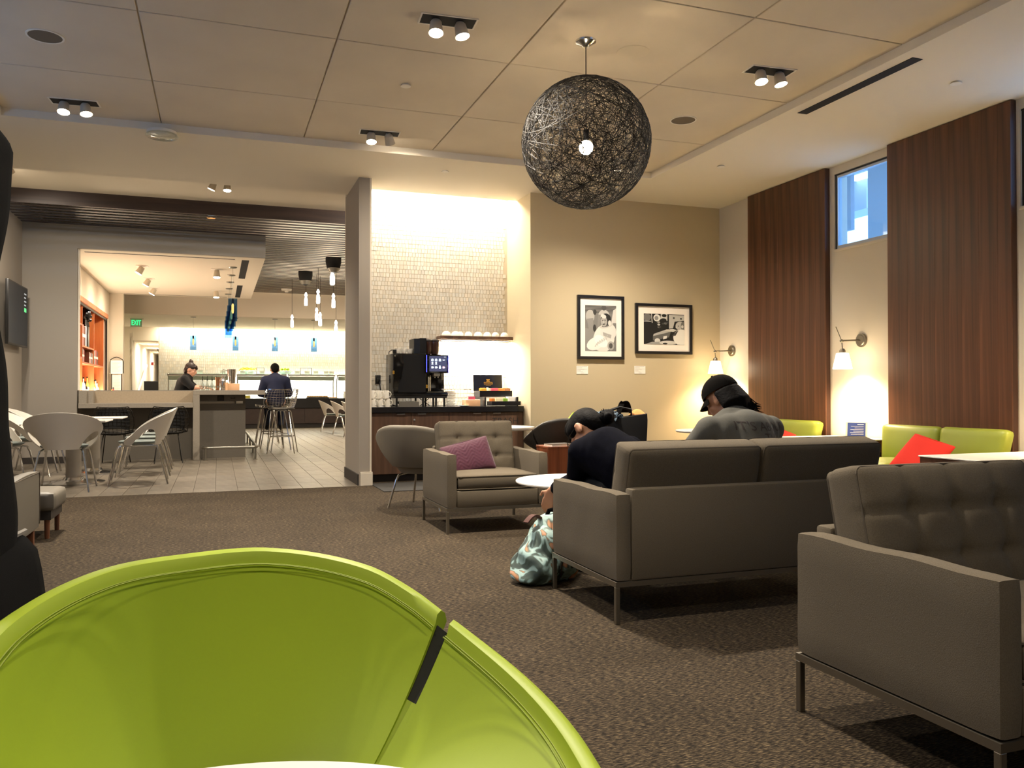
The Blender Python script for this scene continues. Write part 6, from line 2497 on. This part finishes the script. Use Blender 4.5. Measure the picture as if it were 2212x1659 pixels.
# ---- man in the cap, on the right seat of the sofa
def man_cap():
    J = dict(pelvis=(2.80, 3.86, .575), waist=(2.79, 3.83, .70), chest=(2.785, 3.90, .83), neck=(2.775, 4.01, .94), head=(2.765, 4.10, 1.035),
             shL=(2.58, 3.945, .865), shR=(2.98, 3.945, .865), elL=(2.53, 4.17, .66), elR=(3.02, 4.16, .65), wrL=(2.62, 4.40, .60), wrR=(2.88, 4.40, .60),
             hipL=(2.70, 3.90, .56), hipR=(2.90, 3.90, .56), knL=(2.65, 4.36, .56), knR=(2.96, 4.36, .56), anL=(2.65, 4.45, .10), anR=(2.98, 4.45, .10), toeL=(2.63, 4.60, .045), toeR=(3.00, 4.60, .045))
    o, P, mx, J = person('man in a black cap and grey lettered T-shirt, his back turned', J, (-.36, .78, -.52), (-.2, .47, .86), 'skin', 1.04, 1.08, .009, base=(2.80, 3.86, 0), hands={'L': ((.6, .5, -.2), (0, 0, 1), .7), 'R': ((-.6, .5, -.2), (0, 0, 1), .7)})
    face_bits(o, P, mx, 1.04)
    trousers(o, J, 'denim', 1.05)
    shoes(o, J)
    sh = shirt(o, J, 'cloth_grey', 1.10, .42, .009, name='t_shirt')
    # cap: dome, band and bill
    f, u, r = [Vector(mx.col[i][:3]) for i in (1, 2, 0)]

    def dome(uu, v):
        a = uu * 2 * PI
        b = v * PI / 2
        return P(.089 * cos(b) * cos(a), -.012 + .108 * cos(b) * sin(a), .035 + .098 * sin(b) + .004)
    cap = G().sheet(dome, 32, 10, .003, True).obj('cap', 'cap_black', o, ang=80)

    def bill(uu, v):
        a = RAD(25 + 130 * uu)
        rad = 1 + .50 * v * max(0, sin(PI * uu)) ** .5
        return P(.088 * cos(a) * (1 + .1 * v), -.012 + .108 * sin(a) * rad, .040 - .030 * v - .02 * cos(a) ** 2)
    G().sheet(bill, 20, 6, .004).obj('bill', 'cap_black', cap, ang=80)
    g = G()
    for k in range(3):
        a = k * PI / 3
        g.tube([P(.0915 * cos(b) * cos(a), -.012 + .1105 * cos(b) * sin(a), .039 + .099 * sin(b)) for b in [PI * q / 16 for q in range(17)]], .0016, 5)
    g.ball(P(0, -.012, .142), .008, 8)
    g.obj('cap_seams', 'cap_black', cap)

    def hb(g):
        rr = random.Random(9)
        g.ball(P(0, -.05, -.01), (.082, .078, .075), 12, mx)
        for k in range(16):
            a = RAD(192 + k * 10.4)
            p0 = P(.076 * cos(a), -.014 + .094 * sin(a), .02)
            p1 = P((.080 + .008 * rr.random()) * cos(a), -.025 + .104 * sin(a), -.055 - .015 * rr.random())
            p2 = p1 + r * (.005 + .030 * k / 15) + Vector((.01, -.012, -.045 - .02 * rr.random()))
            g.cap(p0, .020, p1, .021, 8)
            g.cap(p1, .020, p2, .008, 8)
    hair = melt('hair', 'hair_black', hb, .007, 3, o)
    rr = random.Random(3)
    g = G()
    for k in range(70):
        a = RAD(200 + rr.random() * 140)
        p0 = P(.090 * cos(a), -.025 + .108 * sin(a), -.03 - .03 * rr.random())
        p1 = p0 + r * (.03 + .05 * rr.random()) + Vector((.01, -.03, -.05 - .03 * rr.random()))
        p2 = p1 + r * .025 + Vector((.01, -.015, -.012 * rr.random()))
        g.tube([p0, p1, p2], [.004, .003, .0008], 4)
    g.obj('hair_strands', 'hair_black', hair, kind='stuff')
    # printed back
    bvh = BVHTree.FromPolygons([v.co for v in sh.data.vertices], [p.vertices for p in sh.data.polygons])
    for body, size, cx, cz, rot in (("IT'S ABOUT", .068, .03, .888, -2), ('THE', .068, .055, .826, -2)):
        t = text('lettering', body, size, 'shirt_ink', None, (0, 0, 0), (0, 0, 0), 0)
        bm = bmesh.new()
        bm.from_mesh(t.data)
        bmesh.ops.subdivide_edges(bm, edges=bm.edges, cuts=2)
        bmesh.ops.triangulate(bm, faces=bm.faces)
        kill = []
        for v in bm.verts:
            x, z = v.co.x, v.co.y
            q = Vector((cx + x, -1.0, cz + z - J['pelvis'].z * 0 + (x * sin(RAD(rot)))))
            hit = bvh.ray_cast(q, Vector((0, 1, 0)))
            if hit[0] is not None:
                v.co = hit[0] + hit[1] * .0015
            else:
                kill.append(v)
        bmesh.ops.delete(bm, geom=kill, context='VERTS')
        bm.to_mesh(t.data)
        bm.free()
        t.parent = sh


# ---- woman bending over on the left seat
def woman():
    J = dict(pelvis=(2.06, 3.84, .575), waist=(2.01, 3.87, .69), chest=(1.965, 4.00, .745), neck=(1.98, 4.17, .79), head=(1.975, 4.265, .85),
             shL=(1.855, 4.07, .755), shR=(2.15, 4.07, .765), elL=(1.885, 4.20, .585), elR=(2.17, 4.36, .62), wrL=(1.855, 4.47, .51), wrR=(2.04, 4.58, .55),
             hipL=(1.97, 3.90, .56), hipR=(2.15, 3.90, .56), knL=(1.93, 4.42, .52), knR=(2.12, 4.42, .52), anL=(1.92, 4.64, .10), anR=(2.13, 4.62, .10), toeL=(1.92, 4.78, .045), toeR=(2.14, 4.77, .045))
    o, P, mx, J = person('woman in a dark navy sweater and glasses, black hair tied back, bending over', J, (-.42, .40, -.80), (-.18, .86, .52), 'skin', 1.08, .93, .008, base=(2.06, 3.84, 0), hands={'L': ((-.15, .35, -.75), (.6, .5, .1), .45), 'R': ((-.5, .5, -.5), (0, 0, -1), .6)})
    face_bits(o, P, mx, 1.08)
    trousers(o, J, 'cloth_black', .95)
    shoes(o, J)

    def ex(g):
        g.cap(J['chest'] + Vector((0, -.03, .03)), .125, J['waist'] + Vector((0, -.02, .02)), .135)
        g.cap(J['chest'] + Vector((0, .05, .03)), .10, J['neck'] + Vector((0, -.03, 0)), .08)
    shirt(o, J, 'cloth_navy', 1.02, .92, .009, ex, 'sweater')

    def hb(g):
        g.ball(P(0, -.018, .040), (.090, .111, .101), 12, mx)
        g.ball(P(0, -.075, .0), (.080, .054, .092), 12, mx)
        g.ball(P(0, .02, .075), (.078, .080, .056), 10, mx)
        for sx in (-1, 1):
            g.ball(P(sx * .058, .0, .04), (.028, .075, .05), 10, mx)
    hair = melt('hair', 'hair_black', hb, .007, 4, o)

    def bun(g):
        g.ball(P(.01, -.135, -.045), (.046, .046, .046), 12, mx)
        g.ball(P(.03, -.155, -.03), (.030, .027, .028), 10, mx)
        g.ball(P(-.01, -.150, -.07), (.028, .026, .025), 10, mx)
    b = melt('hair_bun', 'hair_black', bun, .007, 3, o)
    rr = random.Random(5)
    g = G()
    for k in range(30):
        d = Vector((rr.uniform(-1, 1), rr.uniform(-1, .2), rr.uniform(-.6, 1))).normalized()
        p0 = P(.01 + d.x * .04, -.14 + d.y * .03, -.045 + d.z * .04)
        p1 = P(.01 + d.x * .048, -.142 + d.y * .038, -.045 + d.z * .048)
        g.tube([p0, p1], [.003, .0008], 4)
    g.obj('hair_wisps', 'hair_black', b, kind='stuff')
    g = G()
    for sx in (-1, 1):
        g.tube([P(sx * .034 + .024 * cos(a), .106, .0 + .019 * sin(a)) for a in [2 * PI * k / 18 for k in range(18)]], .0024, 5, True)
        g.tube([P(sx * .060, .104, .006), P(sx * .078, .06, .010), P(sx * .084, -.005, .008)], .0024, 5)
    g.tube([P(-.010, .107, .004), P(0, .111, .007), P(.010, .107, .004)], .0024, 5)
    gl = g.obj('glasses', 'black_plastic', o)
    g = G()
    for sx in (-1, 1):
        g.flat([P(sx * .034 + .022 * cos(a), .1061, .017 * sin(a)) for a in [2 * PI * k / 14 for k in range(14)]])
    g.obj('lens', 'clear_glass', gl, False)


def bartender():
    J = dict(pelvis=(-.64, 15.95, .98), waist=(-.60, 15.95, 1.10), chest=(-.555, 15.95, 1.25), neck=(-.50, 15.94, 1.385), head=(-.455, 15.92, 1.492),
             shL=(-.55, 16.12, 1.31), shR=(-.56, 15.77, 1.315), elL=(-.40, 16.10, 1.19), elR=(-.42, 15.70, 1.17), wrL=(-.22, 15.96, 1.175), wrR=(-.22, 15.72, 1.165),
             hipL=(-.64, 16.04, .96), hipR=(-.64, 15.86, .96), knL=(-.62, 16.05, .52), knR=(-.62, 15.85, .52), anL=(-.66, 16.05, .10), anR=(-.66, 15.85, .10), toeL=(-.53, 16.06, .04), toeR=(-.53, 15.84, .04))
    o, P, mx, J = person('bartender in a black shirt with brown hair in a topknot, working behind the bar', J, (.93, -.16, -.32), (.30, 0, .95), 'skin_light', 1.0, 1.0, .011, base=(-.64, 15.95, 0))
    face_bits(o, P, mx)
    trousers(o, J, 'cloth_black')
    shoes(o, J)
    shirt(o, J, 'cloth_black', 1.06, .46, .012)

    def hb(g):
        g.ball(P(0, -.02, .045), (.084, .100, .090), 12, mx)
        g.ball(P(0, -.075, -.02), (.066, .045, .085), 12, mx)
        g.ball(P(0, .055, .070), (.055, .040, .040), 10, mx)
        g.ball(P(0, .085, .052), (.035, .024, .022), 10, mx)
        g.ball(P(0, -.045, .135), (.040, .040, .042), 10, mx)
        g.ball(P(.0, -.06, .165), (.026, .026, .022), 10, mx)
    melt('hair', 'hair_brown', hb, .008, 3, o)


def man_stool():
    x, y, h = 1.04, 16.25, .812
    J = dict(pelvis=(x, y - .02, h + .13), waist=(x, y - .03, h + .28), chest=(x - .005, y + .01, h + .45), neck=(x - .01, y + .07, h + .585), head=(x - .01, y + .12, h + .70),
             shL=(x - .195, y + .02, h + .50), shR=(x + .185, y + .02, h + .50), elL=(x - .27, y + .08, h + .25), elR=(x + .26, y + .08, h + .25), wrL=(x - .13, y + .27, h + .20), wrR=(x + .12, y + .27, h + .20),
             hipL=(x - .09, y, h + .10), hipR=(x + .09, y, h + .10), knL=(x - .13, y + .42, h + .08), knR=(x + .13, y + .42, h + .08), anL=(x - .12, y + .36, h - .36), anR=(x + .12, y + .36, h - .36), toeL=(x - .13, y + .50, h - .42), toeR=(x + .13, y + .50, h - .42))
    o, P, mx, J = person('man in a dark navy jacket with short black hair, seated on a wire bar stool', J, (0, .94, -.34), (0, .30, .95), 'skin', 1.02, 1.05, .011, base=(x, y, 0))
    face_bits(o, P, mx)
    trousers(o, J, 'denim', 1.0)
    shoes(o, J)
    shirt(o, J, 'cloth_navy_blue', 1.16, .95, .012, None, 'jacket')

    def cl(g):
        g.cap(J['neck'] + Vector((-.02, -.02, -.005)), .066, J['neck'] + Vector((.02, -.02, .0)), .066)
    melt('collar', 'cloth_navy_blue', cl, .010, 2, o)

    def hb(g):
        g.ball(P(0, -.022, .042), (.083, .098, .088), 12, mx)
        g.ball(P(0, -.070, -.005), (.074, .046, .070), 12, mx)
    melt('hair', 'hair_black', hb, .008, 3, o)


# ---- bags
def bags():
    # printed rucksack on the floor
    t = thing('rucksack', 'rucksack with pale blue, orange and dark floral print on the floor beside the sofa leg', 'backpack', (1.765, 4.39, 0), RAD(20))
    rr = random.Random(12)

    def f(x, y, z, hx, hy, hz):
        k = (z + hz) / (2 * hz)
        w_ = 1.12 - .62 * max(0, k) ** 1.5
        x = x * w_ + .05 * k
        y = y * (1.08 - .45 * k ** 2)
        cr = .009 * sin(x * 37 + z * 21) + .008 * sin(z * 43 - y * 25 + 1) + .006 * sin(x * 61 - z * 47)
        n = Vector((x, y, 0))
        n = n.normalized() if n.length > 1e-6 else n
        return (x + n.x * cr, y + n.y * cr, z + .012 * sin(x * 19) * (k > .5) + (.03 * k if x > 0 else -.02 * k))
    o = G().soft((0, 0, .17), (.38, .26, .34), .085, (22, 16, 20), f).obj('bag_body', 'floral', t, ang=80)
    G().tube([(-.02, -.10, .30), (-.01, -.155, .22), (0, -.15, .12), (.01, -.13, .04)], .0035, 5).obj('seam', 'hair_brown', t)
    G().tube([(.02, .02, .34), (.04, .0, .40), (.09, .0, .405), (.12, .02, .35)], .012, 8).obj('handle', 'fabric_black', t)
    G().sheet(lambda u, v: Vector((-.10 + .12 * u, .02 + .04 * v, .335 + .035 * sin(PI * u))), 10, 3, .008).obj('flap_edge', 'rust', t)
    G().tube([(.18, .06, .10), (.24, .03, .03), (.32, -.03, .015), (.40, -.02, .015), (.46, .05, .015)], .010, 6).obj('shoulder_strap', 'fabric_black', t)
    # tote on the sofa seat between the two people
    t = thing('tote_bag', 'large black tote bag with clothes on top, standing on the round coffee table', 'bag', (2.665, 5.20, .45), RAD(-22))

    def ft(x, y, z, hx, hy, hz):
        k = (z + hz) / (2 * hz)
        return (x + .012 * sin(z * 9) * k, y * (1 - .25 * k), z + (.03 * (x / hx) * k))
    G().soft((0, 0, .225), (.36, .18, .46), .012, (8, 6, 10), ft).obj('bag_body', 'black_matte', t, ang=60)
    for sy in (-.045, .045):
        G().tube([(-.08, sy, .43), (-.075, sy, .50), (0, sy * 1.2, .525), (.075, sy, .51), (.08, sy, .44)], .008, 6).obj('handle', 'black_matte', t)
    s_ = thing('scarf', 'crumpled blue and black patterned scarf lying over the black tote', 'scarf', (2.57, 5.20, .875))

    def fs(u, v):
        a, b = u * 2 - 1, v * 2 - 1
        return Vector((a * .105, b * .06, .026 + .024 * (1 - a * a) * (1 - b * b) + .016 * sin(a * 9 + b * 4) + .012 * sin(b * 13 - a * 5)))
    G().sheet(fs, 26, 16, .010).obj('cloth', 'scarf_print', s_)
    for k, (dx, dz) in enumerate(((-.05, .045), (.0, .055), (.05, .04))):
        G().ball((dx, -.01, dz), (.035, .03, .03), 8).obj('fold', 'scarf_print', s_)
    b = thing('cap', 'folded black cap sticking up from the tote', 'cap', (2.70, 5.19, .91), RAD(0))
    G().sheet(lambda u, v: Vector((.05 * cos(PI * u) * cos(v * 1.2), .03 * sin(PI * u), .105 * sin(.25 + v * 1.2))), 14, 8, .006).obj('crown', 'cap_black', b)
    G().sheet(lambda u, v: Vector((-.05 + .03 * v - .02 * sin(PI * u), (u - .5) * .07, .02 + .07 * v)), 8, 4, .004).obj('bill', 'cap_black', b)
    e = thing('cloth_bundle', 'orange cloth peeping over the rim of the tote', 'cloth', (2.775, 5.15, .905), RAD(-22))
    G().sheet(lambda u, v: Vector(((u - .5) * .11, (v - .5) * .08, .012 + .035 * sin(PI * u) * sin(PI * v) + .008 * u)), 12, 8, .006).obj('cloth', 'orange_cloth', e)


man_cap()
woman()
bartender()
man_stool()
bags()

bpy.data.scenes.remove(TMP)
